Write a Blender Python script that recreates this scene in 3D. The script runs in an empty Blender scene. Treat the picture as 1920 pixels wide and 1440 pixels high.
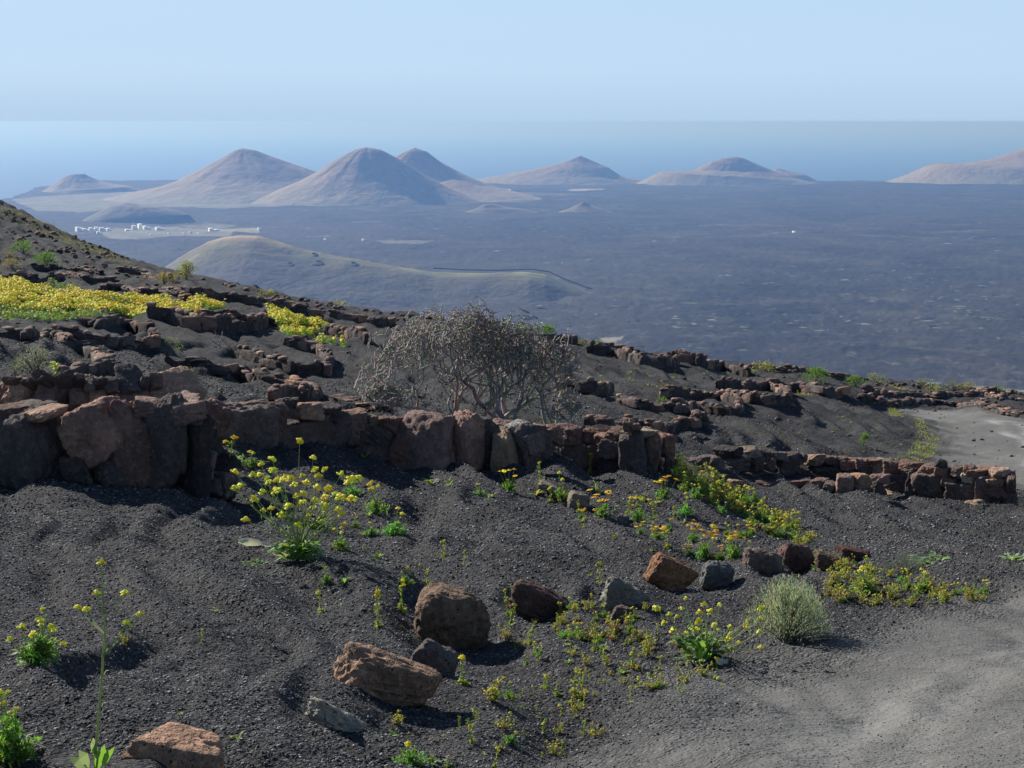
import bpy, math, random
import numpy as np
from mathutils import Vector, Matrix, Euler
PI = math.pi
SC = bpy.context.scene
COL = SC.collection
R = random.Random(11)
RNG = np.random.default_rng(5)

# ---------------------------------------------------------------- camera, light, exposure
F = 3348.0                                   # focal length in photo pixels (photo is 1920 x 1440)
PITCH = math.atan(492 / F)                   # the sea horizon lies 492 px above the centre
cam = bpy.data.cameras.new('camera')
cam.sensor_width = 36.0
cam.lens = 36.0 * F / 1920
cam.clip_start = 0.2
cam.clip_end = 200000
camo = bpy.data.objects.new('camera', cam)
camo.rotation_euler = (PI / 2 - PITCH, 0, 0)
COL.objects.link(camo)
SC.camera = camo
cam.dof.use_dof = False

SUN_EL, SUN_AZ = math.radians(29), math.radians(-44)      # azimuth from the view direction, negative = left
world = bpy.data.worlds.new('World')
SC.world = world
world.use_nodes = True
nt = world.node_tree
bg = nt.nodes['Background']
sky = nt.nodes.new('ShaderNodeTexSky')
sky.sky_type = 'NISHITA'
sky.sun_disc = False
sky.sun_elevation = SUN_EL
sky.sun_rotation = SUN_AZ
sky.altitude = 300
sky.air_density = 0.8
sky.dust_density = 0.3
sky.ozone_density = 2.5
# hazy air near the horizon, the same all the way round, clearing upwards
_tc = nt.nodes.new('ShaderNodeTexCoord'); _sx = nt.nodes.new('ShaderNodeSeparateXYZ'); nt.links.new(_tc.outputs['Generated'], _sx.inputs[0])
_rp = nt.nodes.new('ShaderNodeMapRange'); _rp.interpolation_type = 'SMOOTHSTEP'
for _k, _v in zip((1, 2, 3, 4), (0.03, 0.34, 0.93, 0.0)): _rp.inputs[_k].default_value = _v
nt.links.new(_sx.outputs['Z'], _rp.inputs[0])
_mx = nt.nodes.new('ShaderNodeMix'); _mx.data_type = 'RGBA'
nt.links.new(_rp.outputs[0], _mx.inputs[0]); nt.links.new(sky.outputs[0], _mx.inputs[6])
_mx.inputs[7].default_value = (4.05, 5.52, 7.3, 1)
# the lowest degree of sky is as thick as the air over the sea
_r2 = nt.nodes.new('ShaderNodeMapRange'); _r2.interpolation_type = 'SMOOTHSTEP'
for _k, _v in zip((1, 2, 3, 4), (-0.006, 0.034, 0.0, 1.0)): _r2.inputs[_k].default_value = _v
nt.links.new(_sx.outputs['Z'], _r2.inputs[0])
_m2 = nt.nodes.new('ShaderNodeMix'); _m2.data_type = 'RGBA'
nt.links.new(_r2.outputs[0], _m2.inputs[0]); nt.links.new(_mx.outputs[2], _m2.inputs[7])
_m2.inputs[6].default_value = (3.60, 5.0, 6.65, 1)
nt.links.new(_m2.outputs[2], bg.inputs[0])
bg.inputs[1].default_value = 0.075
sun = bpy.data.lights.new('sun', 'SUN')
sun.energy = 5.0
sun.color = (1.0, 0.95, 0.88)
sun.angle = math.radians(0.55)
suno = bpy.data.objects.new('sun', sun)
COL.objects.link(suno)
sdir = Vector((math.cos(SUN_EL) * math.sin(SUN_AZ), math.cos(SUN_EL) * math.cos(SUN_AZ), math.sin(SUN_EL)))
suno.rotation_euler = sdir.to_track_quat('Z', 'Y').to_euler()
vs = SC.view_settings
SC.display_settings.display_device = 'sRGB'
vs.view_transform = 'Standard'
vs.look = 'None'
vs.exposure = 0.74
vs.gamma = 1.0
vs.use_curve_mapping = False
SC.render.engine = 'CYCLES'
cy = SC.cycles
cy.use_denoising = True
try:
    cy.denoiser = 'OPENIMAGEDENOISE'
except Exception:
    pass
cy.max_bounces = 5
cy.diffuse_bounces = 3
cy.glossy_bounces = 2
cy.transmission_bounces = 3
cy.transparent_max_bounces = 8
cy.volume_bounces = 0
cy.use_adaptive_sampling = True
cy.adaptive_threshold = 0.01
SC.render.use_persistent_data = False

# ---------------------------------------------------------------- pixel <-> place
CP, SP = math.cos(PITCH), math.sin(PITCH)

def ray(px, py):
    u = (np.asarray(px, float) - 960) / F
    v = (720 - np.asarray(py, float)) / F
    y = CP + v * SP
    return u / y, (-SP + v * CP) / y          # X and Z per metre of forward distance

def at(px, py, d):
    a, b = ray(px, py)
    return Vector((float(a) * d, d, float(b) * d))

def to_px(x, y, z):
    u = x; v = y * SP + z * CP; w = y * CP - z * SP
    return 960 + F * u / w, 720 - F * v / w

# ---------------------------------------------------------------- noise in numpy
_perm = np.random.default_rng(3).permutation(4096)
_ang = np.random.default_rng(4).random(4096) * 2 * PI
_gx, _gy = np.cos(_ang), np.sin(_ang)

def perlin(x, y, seed=0):
    x = np.asarray(x, float); y = np.asarray(y, float)
    xi = np.floor(x).astype(np.int64); yi = np.floor(y).astype(np.int64)
    xf = x - xi; yf = y - yi
    u = xf * xf * xf * (xf * (xf * 6 - 15) + 10)
    v = yf * yf * yf * (yf * (yf * 6 - 15) + 10)
    def g(ix, iy, dx, dy):
        h = _perm[(_perm[(ix + seed * 131) & 4095] + iy) & 4095]
        return _gx[h] * dx + _gy[h] * dy
    n00 = g(xi, yi, xf, yf); n10 = g(xi + 1, yi, xf - 1, yf)
    n01 = g(xi, yi + 1, xf, yf - 1); n11 = g(xi + 1, yi + 1, xf - 1, yf - 1)
    a = n00 + u * (n10 - n00); b = n01 + u * (n11 - n01)
    return (a + v * (b - a)) * 1.5

def fbm(x, y, oct=4, seed=0, gain=0.5):
    s = 0; a = 1; f = 1
    for k in range(oct):
        s = s + a * perlin(np.asarray(x) * f, np.asarray(y) * f, seed + k)
        a *= gain; f *= 2.03
    return s

def sstep(a, b, x):
    t = np.clip((np.asarray(x, float) - a) / (b - a), 0, 1)
    return t * t * (3 - 2 * t)

# ---------------------------------------------------------------- object helpers
def tag(o, label=None, cat=None, group=None, kind=None):
    if label: o['label'] = label
    if cat: o['category'] = cat
    if group: o['group'] = group
    if kind: o['kind'] = kind
    return o

def empty(name, loc, label, cat, group=None, rz=0):
    o = bpy.data.objects.new(name, None)
    o.location = loc
    o.rotation_euler = (0, 0, rz)
    o.empty_display_size = 0.1
    COL.objects.link(o)
    return tag(o, label, cat, group, 'thing')

def mesh_np(name, verts, faces, smooth=True):
    """verts (n,3); faces list of lists, or an (m,3)/(m,4) int array"""
    me = bpy.data.meshes.new(name)
    verts = np.ascontiguousarray(verts, dtype=np.float32)
    if isinstance(faces, np.ndarray):
        k = faces.shape[1]; m = len(faces)
        me.vertices.add(len(verts)); me.vertices.foreach_set('co', verts.ravel())
        me.loops.add(m * k); me.loops.foreach_set('vertex_index', np.ascontiguousarray(faces, dtype=np.int32).ravel())
        me.polygons.add(m)
        me.polygons.foreach_set('loop_start', np.arange(0, m * k, k, dtype=np.int32))
        me.polygons.foreach_set('loop_total', np.full(m, k, dtype=np.int32))
        me.update(calc_edges=True)
    else:
        me.from_pydata([tuple(v) for v in verts], [], faces)
        me.update()
    if smooth:
        me.polygons.foreach_set('use_smooth', np.ones(len(me.polygons), dtype=bool))
    return me

def obj(name, me, m=None, parent=None, loc=None, rot=None, scale=None, color=None):
    if m is not None and not len(me.materials):
        me.materials.append(m)
    o = bpy.data.objects.new(name, me)
    COL.objects.link(o)
    if parent is not None: o.parent = parent
    if loc is not None: o.location = loc
    if rot is not None: o.rotation_euler = rot
    if scale is not None: o.scale = scale
    if color is not None: o.color = (*color, 1)
    return o

def vattr(me, name, vals):
    a = me.attributes.new(name, 'FLOAT', 'POINT')
    a.data.foreach_set('value', np.ascontiguousarray(vals, dtype=np.float32))

def cattr(me, name, rgb):
    a = me.attributes.new(name, 'FLOAT_COLOR', 'POINT')
    c = np.ones((len(rgb), 4), np.float32); c[:, :3] = rgb
    a.data.foreach_set('color', c.ravel())

# ---------------------------------------------------------------- material helpers
class MT:
    def __init__(s, name, rough=0.9, spec=0.2):
        s.m = bpy.data.materials.new(name); s.m.use_nodes = True
        s.t = s.m.node_tree; s.b = s.t.nodes['Principled BSDF']
        s.b.inputs['Roughness'].default_value = rough
        s.b.inputs['Specular IOR Level'].default_value = spec
    def n(s, kind, **kw):
        n = s.t.nodes.new(kind)
        for k, v in kw.items():
            if k.startswith('_'): setattr(n, k[1:], v)
            else: n.inputs[k.replace('__', ' ')].default_value = v
        return n
    def l(s, a, b): s.t.links.new(a, b)
    def noise(s, scale, detail=4, rough=0.55, co=None, dist=0):
        n = s.n('ShaderNodeTexNoise', Scale=scale, Detail=detail, Roughness=rough, Distortion=dist)
        if co is not None: s.l(co, n.inputs['Vector'])
        return n.outputs['Fac']
    def voro(s, scale, co=None, feature='F1', out='Distance', rand=1.0):
        n = s.n('ShaderNodeTexVoronoi', Scale=scale, Randomness=rand); n.feature = feature
        if co is not None: s.l(co, n.inputs['Vector'])
        return n.outputs[out]
    def ramp(s, fac, stops, interp='LINEAR'):
        n = s.t.nodes.new('ShaderNodeValToRGB'); n.color_ramp.interpolation = interp
        e = n.color_ramp.elements
        while len(e) < len(stops): e.new(0.5)
        for i, (p, c) in enumerate(stops):
            e[i].position = p
            e[i].color = (*c, 1) if isinstance(c, tuple) else (c, c, c, 1)
        s.l(fac, n.inputs[0]); return n.outputs[0]
    def mix(s, fac, a, b, mode='MIX'):
        n = s.t.nodes.new('ShaderNodeMix'); n.data_type = 'RGBA'; n.blend_type = mode
        for v, k in ((fac, 0), (a, 6), (b, 7)):
            if isinstance(v, (int, float)): n.inputs[k].default_value = v if k == 0 else (v, v, v, 1)
            elif isinstance(v, tuple): n.inputs[k].default_value = (*v, 1)
            else: s.l(v, n.inputs[k])
        return n.outputs[2]
    def math(s, op, a, b=0.0, c=None):
        n = s.t.nodes.new('ShaderNodeMath'); n.operation = op
        for i, v in enumerate((a, b) if c is None else (a, b, c)):
            if isinstance(v, (int, float)): n.inputs[i].default_value = v
            else: s.l(v, n.inputs[i])
        return n.outputs[0]
    def co(s, kind='Object'):
        return s.t.nodes.new('ShaderNodeTexCoord').outputs[kind]
    def pos(s):
        return s.t.nodes.new('ShaderNodeNewGeometry').outputs['Position']
    def attr(s, name, out='Fac'):
        n = s.t.nodes.new('ShaderNodeAttribute'); n.attribute_name = name; return n.outputs[out]
    def oinfo(s, out='Color'):
        return s.t.nodes.new('ShaderNodeObjectInfo').outputs[out]
    def scale_co(s, co, v, rz=0):
        n = s.t.nodes.new('ShaderNodeMapping'); n.inputs['Scale'].default_value = v
        if rz: n.vector_type = 'TEXTURE'; n.inputs['Scale'].default_value = tuple(1 / q for q in v)
        n.inputs['Rotation'].default_value = (0, 0, rz)
        s.l(co, n.inputs['Vector']); return n.outputs[0]
    def color(s, c):
        if isinstance(c, tuple): s.b.inputs['Base Color'].default_value = (*c, 1)
        else: s.l(c, s.b.inputs['Base Color'])
    def bump(s, h, dist, strength=1.0, prev=None):
        n = s.n('ShaderNodeBump', Strength=strength, Distance=dist)
        s.l(h, n.inputs['Height'])
        if prev is not None: s.l(prev, n.inputs['Normal'])
        s.l(n.outputs[0], s.b.inputs['Normal']); return n.outputs[0]

# ---------------------------------------------------------------- the near hillside as a height field
CTRL = [  # photo pixel and forward distance of points on bare ground
 (0,1440,4.35),(500,1440,4.75),(960,1440,5.2),(1500,1440,5.05),(1920,1440,5.0),
 (0,1200,6.2),(500,1200,7.0),(960,1200,7.9),(1500,1200,8.1),(1920,1200,8.0),
 (0,1000,9.6),(500,1050,9.3),(960,1050,10.3),(1500,1050,11),(1920,1060,11.3),
 (0,905,12),(300,922,12),(430,890,13.3),(700,890,15),(950,905,14.6),(1100,880,16.3),(1250,890,16.5),
 (1400,890,20),(1400,1000,14),(1600,930,19.7),(1900,960,19),(1900,1010,16.5),(1700,1000,15.5),
 (200,712,16.2),(0,720,15.7),(500,740,20),(600,768,17),(200,660,22),(0,650,20.5),(400,680,25),(600,700,26),(700,640,34),
 (250,600,32),(0,600,27.5),(100,560,38),(400,590,37),(600,620,38),(500,560,50),(0,520,52),(200,520,56),(320,512,66),
 (0,450,75),(150,472,78),(0,400,95),(0,375,105),(-150,330,108),(100,427,100),(200,470,98),(330,510,95),
 (450,540,88),(560,562,82),(700,585,72),(890,606,66),(1050,637,60),(1130,652,58),(1350,682,58),(1500,698,62),(1715,724,68),(1920,742,75),
 (2100,760,80),
 (800,700,28),(1000,700,32),(1000,790,19),(700,785,18),(850,640,46),
 (1150,760,26),(1100,660,46),(1250,700,42),(1250,800,24),(1350,830,23),(1300,740,34),(1450,720,45),(1500,800,28),(1500,850,24),
 (1550,760,38),(1600,740,46),(1640,760,46),(1700,795,37),(1755,835,31),(1740,868,26.5),
 (1850,760,50),(1850,800,38.5),(1850,860,29),(1920,800,39),(1750,768,52),(1920,895,24.5),(2100,900,25),(2100,1100,10.5),(-200,1100,7.6),(-200,800,13.5),
 (-200,600,27),(-250,1440,4.2),(2200,1440,4.9),
]
_c = []
def near_in(d):                                  # the slope beyond the walls tilts towards the eye
    return d if d < 18 else 18 + (d - 18) * .6
for px, py, d in CTRL:
    d = near_in(d)
    a, b = ray(px, py); _c.append((float(a), math.log(d), float(b) * d))
for s in (-0.33, 0, 0.33):
    _c += [(s, math.log(2.4), -1.76), (s, math.log(1.1), -1.7)]
_c = np.array(_c)
KS, KD = 3.2, 0.9
_P = np.stack([_c[:, 0] * KS, _c[:, 1] * KD], 1)

def _U(r2):
    return 0.5 * r2 * np.log(r2 + 1e-9)
_n = len(_P)
_K = _U(((_P[:, None] - _P[None]) ** 2).sum(2)) + np.eye(_n) * 2e-4
_A = np.zeros((_n + 3, _n + 3)); _A[:_n, :_n] = _K; _A[:_n, _n] = 1; _A[:_n, _n + 1:] = _P; _A[_n, :_n] = 1; _A[_n + 1:, :_n] = _P.T
_w = np.linalg.solve(_A, np.concatenate([_c[:, 2], [0, 0, 0]]))

def tps(s, ld):
    q = np.stack([np.ravel(s) * KS, np.ravel(ld) * KD], 1)
    out = np.empty(len(q))
    for i in range(0, len(q), 20000):
        p = q[i:i + 20000]
        out[i:i + 20000] = _U(((p[:, None] - _P[None]) ** 2).sum(2)) @ _w[:_n] + _w[_n] + p @ _w[_n + 1:]
    return out.reshape(np.shape(s))

# where the hillside rolls over (screen x -> distance)
_rx = np.array([-400, 0, 100, 200, 330, 450, 560, 700, 890, 1050, 1130, 1350, 1500, 1715, 1920, 2300])
_rd = 18 + (np.array([108, 105, 100, 98, 95, 88, 82, 72, 66, 60, 58, 58, 62, 68, 75, 84.]) - 18) * .6
_rs = (_rx - 960) / F / (CP + 0.1 * SP)

def ridge_d(s):
    return np.interp(s, _rs, _rd)

GS = np.concatenate([np.linspace(-1.3, -.36, 70)[:-1], np.linspace(-.36, .36, 620), np.linspace(.36, 1.3, 70)[1:]])
NS = len(GS)
LD = np.concatenate([np.linspace(math.log(1.2), math.log(4.4), 18)[:-1], np.linspace(math.log(4.4), math.log(32), 440)[:-1],
                     np.linspace(math.log(32), math.log(80), 200)[:-1], np.linspace(math.log(80), math.log(640), 40)])
GD = np.exp(LD)
ss_, ll_ = np.meshgrid(GS, LD, indexing='xy')          # rows = distance
_cs = np.clip(ss_, -0.345, 0.345)
_cr = ridge_d(_cs)
# coarse evaluation then bilinear refine keeps this quick
_s2 = np.linspace(-0.345, 0.345, 140); _l2 = np.linspace(math.log(1.2), math.log(115), 260)
_a, _b = np.meshgrid(_s2, _l2); _Z2 = tps(_a, _b)

def bil(Z, xs, ys, x, y):
    fx = np.clip((x - xs[0]) / (xs[1] - xs[0]), 0, len(xs) - 1.001); fy = np.clip((y - ys[0]) / (ys[1] - ys[0]), 0, len(ys) - 1.001)
    ix = fx.astype(int); iy = fy.astype(int); fx = fx - ix; fy = fy - iy
    return (Z[iy, ix] * (1 - fx) + Z[iy, ix + 1] * fx) * (1 - fy) + (Z[iy + 1, ix] * (1 - fx) + Z[iy + 1, ix + 1] * fx) * fy

def base_z(x, y):
    x = np.asarray(x, float); y = np.asarray(y, float)
    yy = np.maximum(y, 1.2)
    s = np.clip(x / yy, -0.345, 0.345)
    rd = ridge_d(s)
    d = np.minimum(yy, rd)
    z = bil(_Z2, _s2, _l2, s, np.log(d))
    e = np.maximum(yy - rd, 0)
    return z - 0.10 * e - 0.30 * e * e / (e + 12) 

ROADPOLY_NEAR = [(700,1560),(1080,1440),(1210,1350),(1330,1275),(1480,1225),(1600,1195),(1700,1160),(1800,1130),(1935,1100),(2300,1090),(2300,1560)]
ROADPOLY_FAR = [(1640,757),(1700,762),(1780,768),(1850,775),(1935,786),(2150,800),(2150,935),(1935,915),(1880,900),(1750,885),(1738,868),(1762,845),(1765,820),(1735,795),(1690,772)]

def inpoly(poly, x, y):
    x = np.asarray(x); y = np.asarray(y); c = np.zeros(x.shape, bool); n = len(poly)
    for i in range(n):
        x0, y0 = poly[i]; x1, y1 = poly[(i + 1) % n]
        if y0 == y1: continue
        k = ((y0 > y) != (y1 > y)) & (x < (x1 - x0) * (y - y0) / (y1 - y0) + x0)
        c ^= k
    return c

def polydist(poly, x, y):
    d = np.full(np.shape(x), 1e9); n = len(poly)
    for i in range(n):
        x0, y0 = poly[i]; x1, y1 = poly[(i + 1) % n]
        dx, dy = x1 - x0, y1 - y0
        t = np.clip(((x - x0) * dx + (y - y0) * dy) / (dx * dx + dy * dy + 1e-9), 0, 1)
        d = np.minimum(d, np.hypot(x - x0 - t * dx, y - y0 - t * dy))
    return d

def march(px, py, zfun):
    a, b = ray(px, py)
    d = np.exp(np.linspace(math.log(3.0), math.log(130), 1400))
    g = zfun(a * d, d) - b * d
    k = np.nonzero(g >= 0)[0]
    if not len(k): return None
    i = max(int(k[0]), 1)
    t = g[i - 1] / (g[i - 1] - g[i] + 1e-12)
    dd = d[i - 1] + (d[i] - d[i - 1]) * t
    return Vector((float(a) * dd, dd, float(b) * dd))

def world_poly(poly):
    out = []
    for px, py in poly:
        p = march(min(max(px, -250), 2150), min(py, 1600), base_z)
        out.append((p.x, p.y))
    return out
RP1, RP2 = world_poly(ROADPOLY_NEAR), world_poly(ROADPOLY_FAR)
# the near piece of road also lies under and right of the camera
RP1 = [p for p in RP1[:-2]] + [(6, RP1[-3][1] + .3), (6, -3), (-.4, -3), (-0.55, 3)]

def roadness(x, y):
    r1 = polydist(RP1, x, y) * np.where(inpoly(RP1, x, y), 1, -1)
    r2 = polydist(RP2, x, y) * np.where(inpoly(RP2, x, y), 1, -1)
    n = perlin(x * 1.7, y * 1.1, 9) * .22 + perlin(x * 5, y * 4, 19) * .1
    f1 = sstep(-.4, .7, r1 + n)
    f2 = sstep(-.5, .6, r2 + n * 1.6)
    return np.maximum(f1 * .80, f2)

def ruts(x, y):
    """wheel tracks that follow the road edge"""
    w = perlin(x * .5, y * .5, 15) * .12
    r1 = polydist(RP1, x, y) * inpoly(RP1, x, y) + w; r2 = polydist(RP2, x, y) * inpoly(RP2, x, y) + w * 2
    q = 0
    for r, ks in ((r1, (.75, 1.0, 2.1, 2.45)), (r2, (1.3, 1.75, 2.7, 3.3, 4.3, 5.2))):
        for k in ks: q = q + np.exp(-((r - k) / (.09 if r is r1 else .14)) ** 2)
    return q * (.6 + .6 * perlin(x * .9, y * .9, 16))

def relief(x, y, fine=True):
    """small-scale shape of the cinder surface"""
    rd = roadness(x, y)
    far = sstep(14, 34, y)
    z = fbm(x * .33, y * .33, 3, 20) * (.05 + .06 * far) * (1 - .8 * rd)
    # soft furrows that run down the bank, from upper left to lower right
    ux, uy = math.cos(math.radians(-72)), math.sin(math.radians(-72))
    al = x * ux + y * uy; ac = -x * uy + y * ux
    wob = perlin(x * .8, y * .8, 31) * .35
    fur = perlin(al * .28, (ac + wob) * 2.6, 33) + .5 * perlin(al * .8, (ac + wob) * 5.3, 34)
    z = z + fur * (.105 - .01 * far) * (1 - .9 * rd)
    z = z + perlin(x * 2.3, y * 2.3, 40) * .022 * (1 - .7 * rd) * (1 - .0 * far)
    if fine:
        z = z + perlin(x * 7, y * 7, 41) * .008 * (1 - .7 * rd) + perlin(x * 17, y * 17, 42) * .006 * (1 - .7 * rd)
    return z - ruts(x, y) * (.018 + .02 * far)

def ground_z(x, y):
    x = np.asarray(x, float); y = np.asarray(y, float)
    return base_z(x, y) + relief(x, y)

def gz(x, y):
    return float(ground_z(np.array([x]), np.array([y]))[0])

def hit(px, py):
    for k in range(0, 60, 2):                # points just above the skyline settle onto the crest
        q = march(px, py + k, base_z)
        if q is None: continue
        a, b = ray(px, py + k)
        d = np.linspace(q.y * .86, q.y * 1.16, 150)
        g = ground_z(a * d, d) - b * d
        i = np.nonzero(g >= 0)[0]
        if len(i) and i[0] > 0:
            i = int(i[0]); t = g[i - 1] / (g[i - 1] - g[i] + 1e-12); dd = d[i - 1] + (d[i] - d[i - 1]) * t
            return Vector((float(a) * dd, dd, float(b) * dd))
        p = march(px, py + k, ground_z)
        if p is not None: return p

XX = ss_ * GD[:, None]; YY = np.repeat(GD[:, None], NS, 1)
ZZ = ground_z(XX, YY)
RD = roadness(XX, YY)
RUT = np.clip(ruts(XX, YY), 0, 1.1) * (.55 + 1.1 * sstep(14, 22, YY))
# rough ground beyond the roll-over drops to the plain
PLAIN_Z = -200.0
ZZ = np.maximum(ZZ, PLAIN_Z - 20)

def m_ground():
    M = MT('cinder', 0.95, 0.12)
    p = M.pos()
    road = M.attr('road')
    n1 = M.noise(0.9, 4, 0.6, p); n2 = M.noise(9, 5, 0.65, p); n3 = M.noise(60, 3, 0.7, p)
    v1 = M.voro(70, p); vc = M.voro(70, p, out='Color')
    dark = M.ramp(n2, [(0.3, (.029, .031, .035)), (0.7, (.062, .0645, .069))])
    st = M.noise(3.0, 4, .6, M.scale_co(p, (1.0, .22, 1), math.radians(18)))
    dark = M.mix(M.ramp(st, [(.38, .65), (.55, 0.0)]), dark, (.022, .021, .025))
    dark = M.mix(M.ramp(n1, [(.35, 0.0), (.7, 0.55)]), dark, (.092, .088, .082))
    sp = M.n('ShaderNodeSeparateColor'); M.l(vc, sp.inputs[0])
    dark = M.mix(M.ramp(sp.outputs[0], [(.0, 0.0), (.85, .15), (1, 1.0)]), dark, (.15, .148, .14))
    dark = M.mix(M.ramp(sp.outputs[1], [(.0, .75), (.35, .0)]), dark, (.016, .015, .018))
    rn = M.noise(2.6, 5, 0.6, M.scale_co(p, (1, .16, 1), math.radians(-29)))
    light = M.ramp(rn, [(.3, (.112, .110, .101)), (.55, (.142, .140, .129)), (.75, (.19, .186, .17))])
    light = M.mix(M.ramp(n3, [(.4, 0.0), (.75, .5)]), light, (.085, .08, .074))
    light = M.mix(M.math('MULTIPLY', M.attr('rut'), .6), light, (.30, .295, .275))
    M.color(M.mix(road, dark, light))
    h = M.math('MULTIPLY', v1, -1.0)
    soft = M.math('MAXIMUM', M.math('SUBTRACT', 1.0, M.math('MULTIPLY', road, 1.25)), .12)
    h = M.math('MULTIPLY', h, soft); n3b = M.math('MULTIPLY', n3, soft); n2b = M.math('MULTIPLY', n2, M.math('ADD', soft, .25))
    wv = M.noise(2.2, 5, .6, M.scale_co(p, (1, 3.5, 1), 0.35))
    b = M.bump(h, 0.023, 1.0)
    b = M.bump(n3b, 0.02, 0.9, b)
    b = M.bump(wv, .05, .35, b)
    M.bump(n2b, 0.08, 0.55, b)
    return M.m
M_GROUND = m_ground()

def grid_faces(nr, nc):
    i = np.arange((nr - 1) * (nc - 1)); r = i // (nc - 1); c = i % (nc - 1)
    a = r * nc + c
    return np.stack([a, a + 1, a + nc + 1, a + nc], 1)

def submesh(name, V, Fq, mask, attrs, m):
    f = Fq[mask]; u, inv = np.unique(f, return_inverse=True)
    me = mesh_np(name, V[u], inv.reshape(f.shape))
    for k, v in attrs.items(): vattr(me, k, v[u])
    o = obj(name, me, m); o['kind'] = 'structure'; return o
GV = np.stack([XX.ravel(), YY.ravel(), ZZ.ravel()], 1)
GF = grid_faces(len(LD), NS)
fr = RD.ravel()[GF].mean(1); fy = GV[:, 1][GF].mean(1)
submesh('ground', GV, GF, fr < .4, {'road': RD.ravel(), 'rut': RUT.ravel()}, M_GROUND)
submesh('road', GV, GF, (fr >= .4) & (fy < 16), {'road': RD.ravel(), 'rut': RUT.ravel()}, M_GROUND)
submesh('road_bend', GV, GF, (fr >= .4) & (fy >= 16), {'road': RD.ravel(), 'rut': RUT.ravel()}, M_GROUND)
me = mesh_np('verge', np.array([(-60, -60, -2.4), (60, -60, -2.4), (60, 3.4, -2.4), (-60, 3.4, -2.4)]), [[0, 1, 2, 3]])
vattr(me, 'road', np.ones(4)); o = obj('lower_ground', me, M_GROUND); o['kind'] = 'structure'
# ---------------------------------------------------------------- the plain, the sea, the air
def plain_px(s):                              # screen x of a bearing
    return 960 + s * F * (CP + .1 * SP)
ps = np.linspace(-.42, .42, 900)
pd = np.exp(np.linspace(math.log(420), math.log(7600), 420))
pS, pD = np.meshgrid(ps, pd)
pX, pY = pS * pD, pD
coast = np.interp(plain_px(pS), [-400, -100, 20, 70, 150, 2200], [4300, 4500, 4750, 5600, 6250, 6250]) + fbm(pS * 60, pS * 0, 3, 51) * 40
pZ = fbm(pX / 90, pY / 90, 4, 60) * 2.2 + np.abs(fbm(pX / 24, pY / 24, 3, 61)) * 2.4 * sstep(6000, 1500, pD)
# a few long low rises
pZ = pZ + fbm(pX / 600, pY / 600, 2, 62) * 3 - 2
pZ = PLAIN_Z + pZ - sstep(0, 260, pD - coast) * 160
ppx, ppy = to_px(pX, pY, np.full(pX.shape, PLAIN_Z))
PALE = [ # (polygon in the photo, tone): pale tuff, fields and tracks on the dark lava
 ([(20,372),(150,362),(400,350),(700,352),(960,352),(940,362),(860,368),(760,375),(640,380),(560,385),(420,389),(300,387),(200,391),(150,397),(70,395)], .38),
 ([(190,436),(215,428),(330,425),(440,432),(430,440),(330,440),(240,449),(205,448)], .42),
 ([(335,424),(395,418),(447,419),(440,424),(390,430)], .3),
 ([(400,428),(490,427),(486,433),(410,434)], .6),
 ([(700,450),(815,449),(790,456),(720,456)], .3),
 ([(1060,354),(1080,351),(1135,351),(1130,354),(1075,357)], .7),
 ([(960,358),(1100,364),(1050,366),(900,366),(860,362)], .15),
 ([(660,413),(720,412.5),(720,414.5),(660,415)], .25),
 ([(1310,419),(1365,416.5),(1365,418.5),(1310,421)], .35),
 ([(1430,437),(1460,436),(1460,437.8),(1430,438.5)], .3),
 ([(1762,432.5),(1855,432),(1855,433.6),(1762,434)], .3),
 ([(1245,440.5),(1280,440),(1280,441.8),(1245,442)], .3),
 ([(575,440),(620,439.5),(620,441.2),(575,441.6)], .55),
 ([(1138,641),(1120,633),(1140,630),(1168,632),(1165,637)], .5),
 ([(1740,716),(1835,720),(1940,722),(1940,726),(1830,725),(1735,719)], .6),
 ([(1600,338),(1750,337),(1740,341),(1620,341)], .12),
 ([(890,394),(1000,393),(1000,397),(880,397)], .3),
]
pale = np.zeros(pX.shape)
for poly, t in PALE:
    inside = inpoly(poly, ppx, ppy)
    dd = np.where(inside, polydist(poly, ppx, ppy), 0)
    pale = np.maximum(pale, t * np.clip(dd / 1.0 + .35, 0, 1) * inside)
pale = np.clip(pale * (1 + .35 * fbm(pX / 60, pY / 60, 3, 70)), 0, 1)

def m_plain():
    M = MT('lava', 0.95, 0.1)
    p = M.pos(); pale_ = M.attr('pale')
    n = M.noise(.012, 6, .65, p); n2 = M.noise(.09, 4, .6, p); big = M.noise(.0016, 3, .6, p)
    c = M.ramp(n2, [(.3, (.010, .0095, .012)), (.7, (.028, .026, .027))])
    fl = M.noise(.0022, 5, .7, M.scale_co(p, (1, .45, 1)), 1.2)
    c = M.mix(M.ramp(fl, [(.44, 0.0), (.56, .75)]), c, (.040, .037, .034))
    c = M.mix(M.ramp(fl, [(.36, .7), (.43, 0.0)]), c, (.008, .008, .011))
    # lichen-pale mounds and scrubby hollows
    k = M.math('MULTIPLY', M.ramp(n, [(.5, 0.0), (.62, 1.0)]), M.ramp(big, [(.40, .1), (.6, .7)]))
    c = M.mix(k, c, (.085, .082, .06))
    sp = M.ramp(M.noise(.045, 5, .7, M.scale_co(p, (1, .6, 1))), [(.58, 0.0), (.66, 1.0)])
    c = M.mix(M.math('MULTIPLY', sp, M.ramp(M.noise(.0011, 3, .6, p), [(.38, 0.05), (.6, 1.0)])), c, (.11, .11, .09))
    M.color(M.mix(pale_, c, (.36, .35, .26)))
    b = M.bump(n, 6.0, .8)
    M.bump(n2, 2.5, .9, b)
    return M.m
me = mesh_np('lava_plain', np.stack([pX.ravel(), pY.ravel(), pZ.ravel()], 1), grid_faces(len(pd), len(ps)))
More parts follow.
